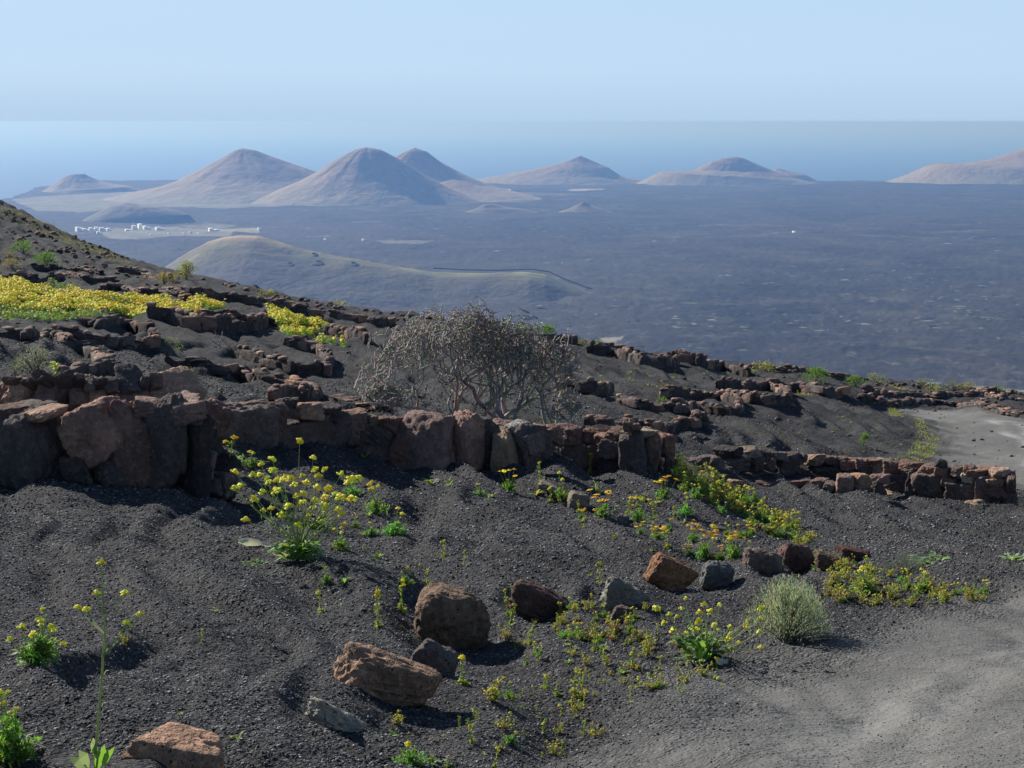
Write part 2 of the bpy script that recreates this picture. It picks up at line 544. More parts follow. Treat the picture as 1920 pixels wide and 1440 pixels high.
vattr(me, 'pale', pale.ravel())
o = obj('plain', me, m_plain()); o['kind'] = 'structure'

SEA_Z = -400.0
M = MT('sea', 0.6, 0.15)
M.color((.006, .022, .05))
M.bump(M.noise(.02, 4, .6, M.pos()), 3, .5)
xs = [-90000, -20000, 20000, 90000]; ys = [-3000, 4000, 12000, 30000, 90000]
sv = [(x, y, SEA_Z) for y in ys for x in xs]
me = mesh_np('sea', np.array(sv), grid_faces(len(ys), len(xs)), False)
o = obj('sea', me, M.m); o['kind'] = 'structure'

# ---- volcanic cones
def m_hill(name, cols, green=None, bump=14):
    M = MT(name, .95, .1)
    p = M.co('Object'); h = M.attr('h')
    n = M.noise(.010, 6, .62, p); n2 = M.noise(.05, 5, .6, p)
    g = M.noise(.02, 4, .6, M.scale_co(p, (1, .35, .25)))
    f = M.math('ADD', h, M.math('MULTIPLY', M.math('SUBTRACT', n, .5), .45))
    c = M.ramp(f, cols)
    c = M.mix(M.ramp(g, [(.45, 0.0), (.75, .5)]), c, tuple(v * 1.2 for v in cols[len(cols) // 2][1]))
    c = M.mix(M.ramp(n2, [(.3, .35), (.55, 0.0)]), c, tuple(v * .55 for v in cols[-1][1]))
    M.color(c)
    b = M.bump(n, bump, .7); M.bump(n2, bump * .4, .7, b)
    return M.m
REDHILL = [(.0, (.24, .225, .165)), (.25, (.245, .205, .15)), (.6, (.24, .185, .135)), (1.0, (.20, .15, .11))]
PALEHILL = [(.0, (.15, .145, .11)), (.4, (.18, .155, .12)), (1.0, (.25, .195, .135))]
GREYHILL = [(.0, (.13, .14, .105)), (.5, (.16, .15, .12)), (1.0, (.20, .17, .14))]
M_RED = m_hill('red_scoria', REDHILL); M_PALE = m_hill('pale_tuff', PALEHILL, bump=5); M_GREYH = m_hill('grey_ash', GREYHILL, bump=6)

def cone(name, prof, peak, d, m, label, crater=None, squash=1.0, nr=64, na=150, rough=1.0, seed=0, group='volcanic cones on the far side of the lava plain'):
    """prof: photo-pixel outline left to right with the summit at index `peak`; revolved about the summit axis"""
    pts = [at(x, y, d) for x, y in prof]
    X = np.array([p.x for p in pts]); Z = np.array([p.z for p in pts]); xp = X[peak]; zp = Z[peak]
    base = PLAIN_Z - 6
    rl = xp - X[:peak + 1][::-1]; zl = Z[:peak + 1][::-1]
    rr = X[peak:] - xp; zr = Z[peak:]
    def ext(r, z):                            # carry the flank on until it meets the plain
        sl = max((z[-2] - z[-1]) / (r[-1] - r[-2] + 1e-6), .24) if len(r) > 2 else .3
        if z[-1] > base:
            r = np.append(r, r[-1] + (z[-1] - base) / (sl * .9)); z = np.append(z, base)
        return r, z
    rl, zl = ext(rl, zl); rr, zr = ext(rr, zr)
    # resample by share of the way out so both flanks blend
    t = np.linspace(0, 1, nr) ** 1.15
    th = np.linspace(0, 2 * PI, na, endpoint=False)
    V = []; H = []
    for i, tt in enumerate(t):
        w = (1 + np.cos(th)) / 2
        Rl, Rr = rl[-1] * tt, rr[-1] * tt
        rad = Rl * (1 - w) + Rr * w
        z = np.interp(Rl, rl, zl) * (1 - w) + np.interp(Rr, rr, zr) * w
        gul = perlin(th * 5 / PI * 2 + 10, tt * 3 + np.zeros(na), 80 + seed) + .6 * perlin(th * 14 / PI * 2, tt * 2.5 + np.zeros(na), 81 + seed)
        side = np.abs(np.sin(th))
        z = z + gul * (zp - base) * .020 * rough * math.sin(PI * min(tt, 1)) * side
        if crater:
            cr, cd = crater
            dd = np.hypot(rad * np.cos(th), rad * np.sin(th) * squash + cr * .15)
            z = z - np.clip(1 - dd / cr, 0, 1) * cd * side
        V.append(np.stack([rad * np.cos(th), rad * np.sin(th) * squash, z - base], 1)); H.append((z - base) / (zp - base))
    V = np.concatenate(V); H = np.concatenate(H)
    f = []
    i = np.arange((nr - 1) * na); r = i // na; c = i % na
    Fq = np.stack([r * na + c, (r + 1) * na + c, (r + 1) * na + (c + 1) % na, r * na + (c + 1) % na], 1)
    me = mesh_np(name, V, Fq); vattr(me, 'h', H)
    o = obj(name, me, m, loc=(xp, d, base)); tag(o, label, 'volcano', group); return o

cone('volcanic_cone', [(30,374),(60,366),(85,356),(100,345),(115,335),(130,328),(145,326),(150,330),(158,326),(175,334),(200,343),(245,350),(262,358),(310,368)], 6, 5300, M_RED, 'small flat topped reddish cone at the far left edge of the lava plain', seed=1, squash=.7)
cone('volcanic_cone', [(175,378),(225,366),(260,358),(300,350),(330,340),(360,325),(390,310),(420,294),(440,282),(455,278),(480,282),(500,290),(540,304),(580,318),(620,333),(680,352),(760,372)], 9, 4750, M_RED, 'broad rounded purple grey cone, second from the left, behind the white village', seed=2, squash=.8)
cone('volcanic_cone', [(440,383),(500,364),(560,340),(595,322),(620,305),(650,288),(670,279),(688,276),(712,280),(725,286),(740,294),(770,312),(800,330),(840,352),(900,378)], 7, 4550, M_RED, 'tall dark tipped cone in front of the twin peak, with pale gullied foot', seed=3, squash=.8)
cone('volcanic_cone', [(640,345),(700,318),(740,294),(760,284),(778,277),(800,284),(825,303),(860,322),(890,336),(920,348),(960,358)], 4, 4950, M_RED, 'right hand cone of the twin peaks with its long right flank', seed=4, squash=.8)
cone('volcanic_cone', [(720,372),(760,363),(800,351),(830,341),(850,336),(875,341),(905,350),(940,358),(985,365)], 4, 4750, M_RED, 'low tan shoulder cone at the right foot of the twin peaks', seed=5, rough=.5)
cone('volcanic_cone', [(860,342),(900,335),(960,325),(1000,317),(1050,306),(1070,299),(1088,292),(1110,301),(1140,314),(1165,330),(1200,342)], 6, 6050, M_RED, 'pointed hazy cone standing alone right of the twin peaks', seed=6, squash=.6)
cone('volcanic_cone', [(1160,342),(1175,336),(1185,334),(1200,337),(1225,343)], 2, 6100, M_RED, 'tiny bump of a cone between the two hazy right hand cones', seed=7, nr=24, na=60)
cone('volcanic_cone', [(1195,343),(1210,336),(1240,322),(1280,320),(1300,320),(1315,312),(1330,304),(1355,297),(1382,294),(1395,297),(1420,308),(1450,320),(1490,334),(1525,342)], 8, 5950, M_RED, 'rounded hazy cone with a stepped left shoulder on the right of the plain', seed=8, squash=.6)
cone('volcanic_cone', [(1440,328),(1455,316),(1462,316),(1480,321),(1510,327),(1530,338)], 2, 6150, M_RED, 'low dark ridge cone touching the right foot of the rounded hazy cone', seed=9, nr=30, na=70)
cone('volcanic_cone', [(1672,338),(1700,329),(1740,311),(1762,306),(1785,308.5),(1840,302),(1870,295),(1900,285),(1940,272),(1990,262),(2060,275),(2200,320),(2300,345)], 9, 6100, M_RED, 'large hazy reddish hill cut off by the right edge of the photo', seed=11, squash=.6)
cone('volcanic_cone', [(140,424),(160,410),(180,400),(207,386),(240,380),(270,385),(300,388),(330,395),(352,402),(368,416)], 4, 3650, M_GREYH, 'low grey green hill rising right behind the white village', seed=12, rough=.7, squash=.6)
cone('ash_mound', [(880,395),(893,391),(907,384),(920,382),(935,385),(955,389),(975,391),(1000,396)], 3, 4050, M_PALE, 'long pale mound on the lava plain, left of the pointed one', seed=13, nr=24, na=60, rough=.4, squash=.4, group='pale mounds on the dark lava plain')
cone('ash_mound', [(1050,396),(1065,392),(1080,385),(1095,378.5),(1108,386),(1130,391),(1145,396)], 3, 4050, M_PALE, 'small pointed tan mound on the lava plain', seed=14, nr=24, na=60, rough=.4, squash=.6, group='pale mounds on the dark lava plain')

# ---- the nearer ridge-shaped crater hill
def crater_hill():
    pr = [(300,505),(320,491),(345,475),(380,457),(410,448),(440,444.5),(480,445),(500,449),(560,464),(620,475),(700,485),(760,495),(820,503),(900,505.5),(990,504),(1020,509),(1060,524),(1100,539),(1150,553),(1190,560)]
    d0 = 2150
    X = np.array([float(at(x, y, d0).x) for x, y in pr]); Z = np.array([float(at(x, y, d0).z) for x, y in pr])
    xs = np.linspace(X[0] - 60, X[-1] + 60, 420); vs = np.linspace(-430, 330, 260)
    xx, vv = np.meshgrid(xs, vs)
    zr = np.interp(xs, X, Z); zr = np.where(xs < X[0], Z[0] - (X[0] - xs) * .5, zr); zr = np.where(xs > X[-1], Z[-1] - (xs - X[-1]) * .5, zr)
    # ridge line wanders in depth
    off = 30 * np.sin(xs / 90.) + 25 * np.interp(xs, [X[0], X[5], X[12], X[-1]], [0, 1, -1, -3])
    v = vv - off[None]
    z = zr[None] - np.where(v < 0, -v * .24 + 0 * v, v * .45) + 6 * (1 - np.exp(-(v / 25.) ** 2)) * np.where(v < 0, 1, 0)
    z = z + fbm(xx / 70, vv / 70, 4, 90) * 2.2 * sstep(0, 60, np.abs(v))
    z = np.maximum(z, PLAIN_Z - 8)
    M = MT('hill_ash', .95, .1)
    p = M.co('Object'); gr = M.attr('grass'); tn = M.attr('tan')
    n = M.noise(.03, 5, .6, p); n2 = M.noise(.13, 4, .6, p)
    c = M.ramp(n2, [(.3, (.060, .057, .058)), (.7, (.09, .084, .078))])
    c = M.mix(M.math('MULTIPLY', gr, M.ramp(n, [(.3, .5), (.6, 1.0)])), c, (.30, .30, .11))
    c = M.mix(tn, c, (.40, .28, .19))
    M.color(c); M.bump(n2, 3, .7)
    hh = np.exp(-np.maximum(-v, 0) / 34.) * (v < 40)
    gfac = hh * np.interp(xs, [X[2], X[4], X[8], X[10], X[14], X[16], X[18]], [.5, 1, .8, 1, 1, .9, .3])[None]
    gfac = np.maximum(gfac, .5 * np.exp(-((xx - X[3] - 10) / 60) ** 2 - ((v + 70) / 50) ** 2))
    tfac = np.exp(-((xx - X[5]) / 55.) ** 2) * np.exp(-np.maximum(-v, 0) / 22.) * .9
    nn = .6 + .5 * fbm(xx / 45, vv / 20, 3, 92)
    me = mesh_np('crater_hill', np.stack([xx.ravel(), vv.ravel(), (z - PLAIN_Z).ravel()], 1), grid_faces(len(vs), len(xs)))
    vattr(me, 'grass', np.clip(gfac * nn, 0, 1).ravel()); vattr(me, 'tan', np.clip(tfac * (nn + .3), 0, 1).ravel())
    o = obj('crater_hill', me, M.m, loc=(0, d0, PLAIN_Z))
    tag(o, 'long low crater hill with a grassy crest, nearest hill on the plain', 'hill')
    # dark stone border that runs along the right half of the crest
    B = [(812,502),(870,505),(930,506),(1000,504),(1030,509),(1060,523),(1100,538),(1150,552),(1180,552),(1193,547)]
    V = []; Fc = []
    for i, (x, y) in enumerate(B):
        c = at(x, y, d0 + 4 - i)
        for dy, dz in ((-1.5, -1.2), (-1.0, .2), (1.0, .2), (1.5, -1.2)): V.append((c.x, c.y + dy, c.z + dz))
    for i in range(len(B) - 1): Fc += [[i * 4 + j, i * 4 + j + 1, i * 4 + j + 5, i * 4 + j + 4] for j in range(3)]
    MB_ = MT('dark_border', .95, .1); MB_.color((.02, .02, .024))
    tag(obj('stone_border', mesh_np('stone_border', np.array(V), Fc, False), MB_.m), 'dark stone border along the right crest of the crater hill', 'wall', kind='thing')
    def zf(px, py):
        a, b = ray(px, py)
        for d in np.arange(1700, 2500, 2.0):
            i = np.interp(d - d0, vs, np.arange(len(vs))); j = np.interp(a * d, xs, np.arange(len(xs)))
            zz = z[int(i), int(j)]
            if b * d <= zz: return Vector((a * d, d, zz))
        return at(px, py, 2100)
    return zf
crater_hit = crater_hill()

# ---- the air
def haze():
    x0, x1, y0, y1, z0, z1 = -95000, 95000, -4000, 95000, SEA_Z - 1, 2.5
    v = [(x, y, z) for z in (z0, z1) for y in (y0, y1) for x in (x0, x1)]
    me = mesh_np('haze', np.array(v, float), [[0, 2, 3, 1], [4, 5, 7, 6], [0, 1, 5, 4], [2, 6, 7, 3], [0, 4, 6, 2], [1, 3, 7, 5]], False)
    m = bpy.data.materials.new('haze'); m.use_nodes = True; t = m.node_tree
    t.nodes.remove(t.nodes['Principled BSDF'])
    n = t.nodes.new('ShaderNodeVolumePrincipled')
    n.inputs['Color'].default_value = HAZE_COL
    n.inputs['Absorption Color'].default_value = HAZE_ABS
    n.inputs['Density'].default_value = HAZE_D
    n.inputs['Anisotropy'].default_value = HAZE_G
    t.links.new(n.outputs[0], t.nodes['Material Output'].inputs['Volume'])
    me.materials.append(m)
    o = bpy.data.objects.new('haze', me); COL.objects.link(o); o['kind'] = 'stuff'
HAZE_COL = (.127, .258, .55, 1); HAZE_ABS = (0.585, 0.485, 0.20, 1); HAZE_D = 1.7e-4; HAZE_G = 0.3
haze()
# ---------------------------------------------------------------- rocks
import bmesh
_ico = {}
def ico(sub):
    if sub not in _ico:
        bm = bmesh.new(); bmesh.ops.create_icosphere(bm, subdivisions=sub, radius=1.0)
        V = np.array([v.co[:] for v in bm.verts]); V /= np.linalg.norm(V, axis=1)[:, None]
        Fc = np.array([[v.index for v in f.verts] for f in bm.faces]); bm.free(); _ico[sub] = (V, Fc)
    return _ico[sub]

def n3(P, s, seed=0):
    """cheap 3-d noise from three planes"""
    return (perlin(P[:, 0] * s + 7.1, P[:, 1] * s + P[:, 2] * s * .7, seed) + perlin(P[:, 1] * s + 3.3, P[:, 2] * s - P[:, 0] * s * .6, seed + 1) + perlin(P[:, 2] * s, P[:, 0] * s + P[:, 1] * s * .8 + 5, seed + 2)) / 1.8

def rock_verts(seed, sub=3, planes=11, sq=.55, rough=.05, pits=.0, pw=14):
    rg = np.random.default_rng(seed)
    V, Fc = ico(sub)
    N = rg.normal(size=(planes, 3)); N /= np.linalg.norm(N, axis=1)[:, None]
    D = rg.uniform(.72, 1.0, planes)
    ax = np.concatenate([np.eye(3), -np.eye(3)]) + rg.normal(size=(6, 3)) * .13; ax /= np.linalg.norm(ax, axis=1)[:, None]
    N = np.concatenate([N, ax]); D = np.concatenate([D, rg.uniform(sq, sq + .14, 6)])
    c = V @ N.T
    q = np.where(c > .05, c / D, .05)
    r = (q ** pw).sum(1) ** (-1. / pw)
    P = V * r[:, None]
    P = P * (1 + rough * n3(P, 2.2, seed) + rough * .7 * n3(P, 5.5, seed + 5) + rough * .5 * n3(P, 12, seed + 9) * (sub > 2) + rough * .3 * n3(P, 27, seed + 12) * (sub > 3))[:, None]
    if pits:
        P = P * (1 - pits * np.clip(n3(P, 4.5, seed + 20) - .25, 0, 1) * 2)[:, None]
    mn, mx = P.min(0), P.max(0)
    return (P - (mn + mx) / 2) / (mx - mn), Fc

def rock_mesh(name, seed, sub=3, **k):
    V, Fc = rock_verts(seed, sub, **k)
    return mesh_np(name, V, Fc)

def m_stone():
    M = MT('volcanic_stone', .93, .12)
    p = M.pos(); oc = M.oinfo('Color'); rnd = M.oinfo('Random')
    n1 = M.noise(5.5, 5, .65, p); n2 = M.noise(26, 4, .65, p); n3_ = M.noise(90, 2, .6, p)
    v = M.voro(42, p); v2 = M.voro(110, p)
    c = M.mix(M.ramp(n1, [(.35, 0.0), (.65, 1.0)]), M.mix(1.0, oc, (.55, .55, .58), 'MULTIPLY'), oc)
    c = M.mix(M.ramp(M.noise(2.4, 5, .6, p), [(.42, .8), (.6, 0.0)]), c, M.mix(1.0, oc, (.42, .46, .50), 'MULTIPLY'))
    c = M.mix(M.ramp(n2, [(.5, 0.0), (.72, .55)]), c, M.mix(1.0, oc, (1.5, 1.45, 1.4), 'MULTIPLY'))
    # crusts of pale grey lichen
    c = M.mix(M.math('MULTIPLY', M.ramp(M.noise(3.1, 6, .75, p), [(.60, 0.0), (.68, .8)]), rnd), c, (.26, .25, .22))
    c = M.mix(M.ramp(v, [(.0, .75), (.16, 0.0)]), c, (.03, .025, .024))
    M.color(c)
    pits = M.ramp(v, [(.0, 0.0), (.22, 1.0)]); pits2 = M.ramp(v2, [(.0, .2), (.3, 1.0)])
    b = M.bump(n1, .05, .8)
    b = M.bump(pits, .016, .9, b)
    b = M.bump(pits2, .006, .8, b)
    M.bump(n2, .022, 1.0, b)
    return M.m
M_STONE = m_stone()
STC = {'r': (.29, .178, .135), 'o': (.46, .28, .18), 'g': (.185, .14, .118), 'd': (.105, .082, .073), 'p': (.42, .38, .31), 't': (.40, .29, .19)}
def stc(k, j=.26):
    if k not in STC: k = 'g'
    c = STC[k]; f = 1 + R.uniform(-j, j); g = R.uniform(-.06, .06)
    return (c[0] * f * (1 + g), c[1] * f, c[2] * f * (1 - g))

SM = [rock_mesh('wall_stone', 100 + i, 2, sq=.62, planes=9, rough=.09, pw=11) for i in range(16)]        # far walls
SL = [rock_mesh('wall_slab', 150 + i, 3, sq=.74, planes=3, rough=.06, pw=20) for i in range(14)]    # flat upright slabs
SB = [rock_mesh('block', 260 + i, 5, sq=.72, planes=5, rough=.085, pw=15, pits=.06) for i in range(12)]   # big flat faced blocks
SN = [rock_mesh('stone', 200 + i, 5, sq=.62, planes=13, rough=.10, pw=13, pits=.07) for i in range(26)]             # near walls
for m_ in SM + SN + SL + SB: m_.materials.append(M_STONE)

def near_wall(label, base, stones, thick=(.26, .40), setback=.0, extra=None, dshift=0.0, lean=.07):
    """stones: photo boxes (x0,y0,x1,y1,colour[,tilt[,forward]]) standing on the wall line `base` (photo points on the ground)"""
    B = [(x, hit(x, y)) for x, y in base]
    bx = [b[0] for b in B]; bd = [b[1].y for b in B]
    p0 = hit(*base[0]) if extra is None else B[0][1]
    root = empty('stone_wall', (p0.x, p0.y + dshift, p0.z), label, 'stone wall')
    for st in stones:
        x0, y0, x1, y1, k = st[:5]; tilt = st[5] if len(st) > 5 else 0; fw = st[6] if len(st) > 6 else 0
        cx, cyy = (x0 + x1) / 2, (y0 + y1) / 2
        d = float(np.interp(cx, bx, bd)) + dshift
        dd = 4.0
        sl = (np.interp(cx + 30, bx, bd) - np.interp(cx - 30, bx, bd)) / (60 / F * d)
        rz = math.atan(max(-1, min(1, float(sl)))) * .8
        t = R.uniform(*thick)
        w = (x1 - x0) / F * d * 1.20; h = (y1 - y0) / F * d * 1.19
        t = max(min(t, max(w, h) * 1.5), min(w, h) * .8)
        up = float(np.interp(cx, bx, [b[1].z for b in B]))
        c = at(cx, cyy, d)
        back = max(0, (c.z - up)) * .12
        c = at(cx, cyy, d + t / 2 + back - fw)
        o = obj('stone', R.choice(SB if w * h > .022 else SN), M_STONE, root, c - root.location,
                (-lean + R.uniform(-.08, .08), math.radians(tilt) + R.uniform(-.06, .06), rz + R.choice((0, PI)) + R.uniform(-.12, .12)),
                (w, t, h), stc(k))
    return root

near_wall('massive dry stone wall of big dark lava blocks at the left edge', [(-20, 904), (120, 906), (245, 914), (346, 928), (436, 936)], [
 (-150,768,-62,900,'g'),(-240,764,-145,900,'r'),(-335,770,-232,900,'g'),(-420,766,-328,900,'r'),(-66,765,-6,908,'r'),(-14,764,124,907,'g'),(-12,758,60,790,'r'),(50,764,118,786,'o'),(120,786,179,860,'o',20),(118,855,174,908,'d'),(140,756,234,858,'r',-25),(172,850,246,914,'g',10),(218,758,286,919,'r'),
 (276,750,347,930,'g'),(338,765,374,932,'d'),(360,798,406,852,'d'),(366,890,408,930,'d'),(350,845,392,895,'g'),(385,838,438,936,'d',-15,.08),(396,880,436,930,'g',0,.15),
 (255,748,306,782,'r',8),(292,750,374,790,'r',12),(340,760,380,800,'g')], thick=(.34, .5))
near_wall('row of rust red upright blocks behind the massive wall at the left edge', [(-20, 904), (120, 906), (245, 914), (346, 925), (436, 930)], [
 (-110,722,-36,790,'r'),(-190,724,-105,790,'r'),(-270,722,-185,790,'o'),(-40,722,4,790,'r'),(-5,722,32,785,'r'),(26,716,80,785,'o',-12),(74,716,130,785,'r'),(122,716,173,780,'r'),(164,722,206,778,'o',14),(194,724,282,776,'r',4),(266,722,304,772,'o',20),(278,712,372,772,'o',14,.05),
 (366,752,427,815,'r',-35),(70,702,107,727,'d'),(106,705,141,724,'d'),(220,702,266,726,'d'),(263,708,280,728,'g'),(17,712,50,727,'g'),(140,712,160,724,'d'),(158,714,178,726,'g'),(178,714,200,727,'d'),(196,716,222,728,'g'),(278,708,304,728,'r'),(48,712,72,728,'d')],
 thick=(.3, .42), dshift=1.05, lean=.6)
near_wall('middle dry stone wall of upright lava slabs crossing the bank below the bare shrub', [(390, 858), (520, 862), (640, 868), (728, 880), (850, 893), (930, 900), (1008, 896)], [
 (388,760,516,860,'g',10,.05),(480,755,530,832,'r'),(513,765,554,784,'r'),(549,756,600,787,'o'),(594,757,634,787,'d'),(524,746,555,769,'d'),(498,826,530,862,'d'),(518,780,650,864,'g'),(630,769,690,809,'r'),(640,800,668,832,'g'),
 (643,795,728,842,'g',-22),(650,834,730,880,'d',12),(703,782,748,846,'g'),(681,779,705,799,'o'),(701,781,729,799,'r'),(726,780,756,816,'r'),(726,812,792,884,'r',-8),(748,779,864,894,'r'),(852,777,899,897,'r'),(891,784,923,807,'d'),
 (888,796,932,902,'g'),(924,789,956,812,'r'),(925,810,969,892,'t',0,.27),(950,798,1010,897,'g'),(946,792,985,812,'p'),(985,812,1008,850,'g'),(800,864,850,894,'d')], thick=(.28, .4), dshift=.5)
near_wall('right hand end of the middle wall, stepped back and capped with rusty stones', [(975, 868), (1040, 874), (1098, 882), (1140, 893), (1185, 902), (1256, 895)], [
 (974,800,1041,874,'g'),(972,797,1008,812,'t'),(1005,796,1022,812,'r'),(1016,797,1049,831,'r'),(1044,797,1079,831,'r'),(1036,826,1099,882,'g'),(1076,804,1101,829,'r'),(1091,803,1131,833,'r'),(1097,831,1142,894,'g'),(1136,820,1181,860,'g',10,.06),(1121,811,1163,833,'r'),(1144,805,1179,821,'r'),
 (1134,855,1187,903,'d'),(1162,814,1210,902,'g'),(1198,808,1230,900,'g'),(1218,810,1252,862,'r'),(1220,842,1257,895,'d'),(1176,805,1227,819,'t'),(1104,800,1146,812,'o'),(1172,786,1186,808,'o'),(1182,793,1201,808,'r'),(1236,858,1262,895,'d'),(1080,798,1096,808,'r')], thick=(.3, .42), dshift=.45)
near_wall('long dry stone wall of rounded stones in front of the road bend', [(1275, 872), (1350, 888), (1450, 888), (1570, 905), (1660, 926), (1720, 935), (1800, 948), (1902, 957)], [
 (1270,858,1300,874,'r'),(1296,857,1322,876,'g'),(1318,856,1352,888,'g'),(1349,838,1383,859,'d'),(1350,853,1397,882,'g'),(1338,872,1377,891,'d'),(1381,838,1422,857,'t'),(1394,854,1423,883,'g'),(1420,843,1441,863,'g'),(1419,860,1446,885,'g'),(1439,848,1471,865,'g'),(1445,861,1496,888,'d'),(1470,848,1501,868,'g'),
 (1375,880,1445,893,'d'),(1498,850,1512,866,'g'),(1509,852,1538,873,'o'),(1534,854,1558,872,'r'),(1554,855,1575,873,'g'),(1512,869,1572,906,'d'),(1474,875,1518,902,'d'),(1572,856,1591,869,'r'),(1570,863,1585,885,'g'),(1582,859,1613,881,'r'),(1578,876,1616,903,'d'),(1609,860,1630,881,'r'),(1612,873,1639,894,'g'),(1625,859,1658,872,'r'),
 (1639,862,1670,893,'t'),(1662,865,1692,893,'r'),(1687,865,1730,885,'r'),(1654,887,1716,929,'d'),(1708,880,1730,936,'d'),(1718,883,1779,939,'g'),(1728,873,1761,889,'r'),(1756,861,1773,879,'d'),(1759,874,1788,901,'r'),(1784,873,1811,894,'g'),(1808,872,1826,887,'r'),(1805,884,1831,903,'p'),(1772,894,1802,918,'g'),(1778,902,1841,951,'g'),
 (1822,876,1861,891,'r'),(1835,891,1867,952,'g'),(1857,879,1891,899,'o'),(1856,894,1888,911,'o'),(1859,906,1898,931,'r'),(1886,889,1904,928,'r'),(1862,919,1903,957,'d'),(1880,925,1906,957,'g')], thick=(.26, .4), dshift=.25)
near_wall('low broken row of fallen stones just in front of the long right hand wall', [(1320, 908), (1400, 911), (1500, 914), (1600, 921), (1660, 929), (1843, 955)], [
 (1322,889,1353,909,'d'),(1360,899,1388,913,'o'),(1422,901,1461,913,'r'),(1462,900,1524,915,'r'),(1524,898,1550,918,'r'),(1548,904,1572,918,'g'),(1569,892,1600,919,'r'),(1597,889,1631,911,'o'),(1629,889,1660,908,'r'),(1594,907,1628,921,'r'),(1626,902,1656,928,'g'),(1660,920,1682,931,'t'),(1812,939,1844,955,'t')], thick=(.2, .3), dshift=0)

# ---- walls of the vine hollows
def hollow_wall(label, line, hpx, wpx=22, kinds='gddrdg', courses=2, thick=.24, cap='rrog', group='crescent walls round the vine hollows', name='hollow_wall'):
    P = [hit(x, y) for x, y in line]
    root = empty(name, P[0], label, 'stone wall', group)
    seg = [(a, b, (b - a).length) for a, b in zip(P, P[1:])]
    tot = sum(s[2] for s in seg)
    dm = sum(p.y for p in P) / len(P)
    H = hpx * dm / F * .84
    def pt(t):
        for a, b, l in seg:
            if t <= l or (a, b, l) == seg[-1]:
                return a.lerp(b, min(t / max(l, 1e-6), 1)), (b - a)
            t -= l
    courses = 1 if hpx >= 14 else 2
    thick = .11 if courses == 1 else .15
    # the packed rubble inside the wall
    V = []; n = max(int(tot / .12), 3); hw = thick * .42; Hc = H * .86
    for i in range(n + 1):
        p, dv = pt(tot * i / n); nx, ny = -dv.y / dv.length, dv.x / dv.length; z = gz(p.x, p.y)
        for sx, zz in ((-1.15, -.06), (-1, Hc * .6), (-.7, Hc), (.7, Hc), (1, Hc * .6), (1.15, -.06)):
            a = sx * hw + R.uniform(-.03, .03); V.append((p.x + nx * a - root.location.x, p.y + ny * a - root.location.y, z + zz + R.uniform(-.02, .02) * (zz > 0) - root.location.z))
    Fc = [[i * 6 + j, i * 6 + j + 1, i * 6 + j + 7, i * 6 + j + 6] for i in range(n) for j in range(5)] + [[5, 4, 3, 2, 1, 0], [n * 6 + j for j in range(6)]]
    obj('rubble_core', mesh_np('rubble_core', np.array(V), Fc, False), M_STONE, root, color=stc('d'))
    for c in range(courses + 1):
        t = R.uniform(-.3, 0) * .2
        top = c == courses
        hh = H / courses * 1.22 if not top else min(H * .42, wpx * .5 * dm / F)
        while t < tot:
            p, dv = pt(min(max(t, 0), tot)); sc = dm / F
            f = dv.length / max(math.hypot(*(np.array(to_px(*(p + dv))) - np.array(to_px(*p)))), 1e-6)      # metres along the wall per photo pixel
            w = (wpx if top or courses > 1 else max(wpx * 1.15, 22)) * R.uniform(.65, 1.45) * (.42 if top else 1) * min(max(f, sc), sc * 1.7)
            if top and R.random() < .42: t += w; continue
            p, dv = pt(min(max(t + w / 2, 0), tot))
            z = gz(p.x, p.y)
            h = hh * (R.uniform(.9, 1.08) if courses == 1 and not top else R.uniform(.8, 1.25))
            k = R.choice(cap) if top or (c == courses - 1 and R.random() < .12) else R.choice(kinds)  # caps coloured warmer as sunlit tops, body stones darker as shaded fronts
            zc = z + H / courses * (c + .42) if not top else z + H * R.uniform(.92, 1.08)
            slab = courses == 1 and not top
            o = obj('stone', R.choice(SL if slab else SM), M_STONE, root, (p.x - root.location.x + R.uniform(-.02, .02), p.y - root.location.y + R.uniform(-.02, .02), zc - root.location.z),
                    (R.uniform(-.1, .1) * (.6 if slab else 1), R.uniform(-.12, .12) * (.5 if slab else 1), math.atan2(dv.y, dv.x) + R.uniform(-.15, .15) * (.3 if slab else 1)),
                    (w * (1.3 if slab else 1.12), thick * R.uniform(.8, 1.3) * (.8 if top else 1), h), stc(k))
            t += w * .93
    return root

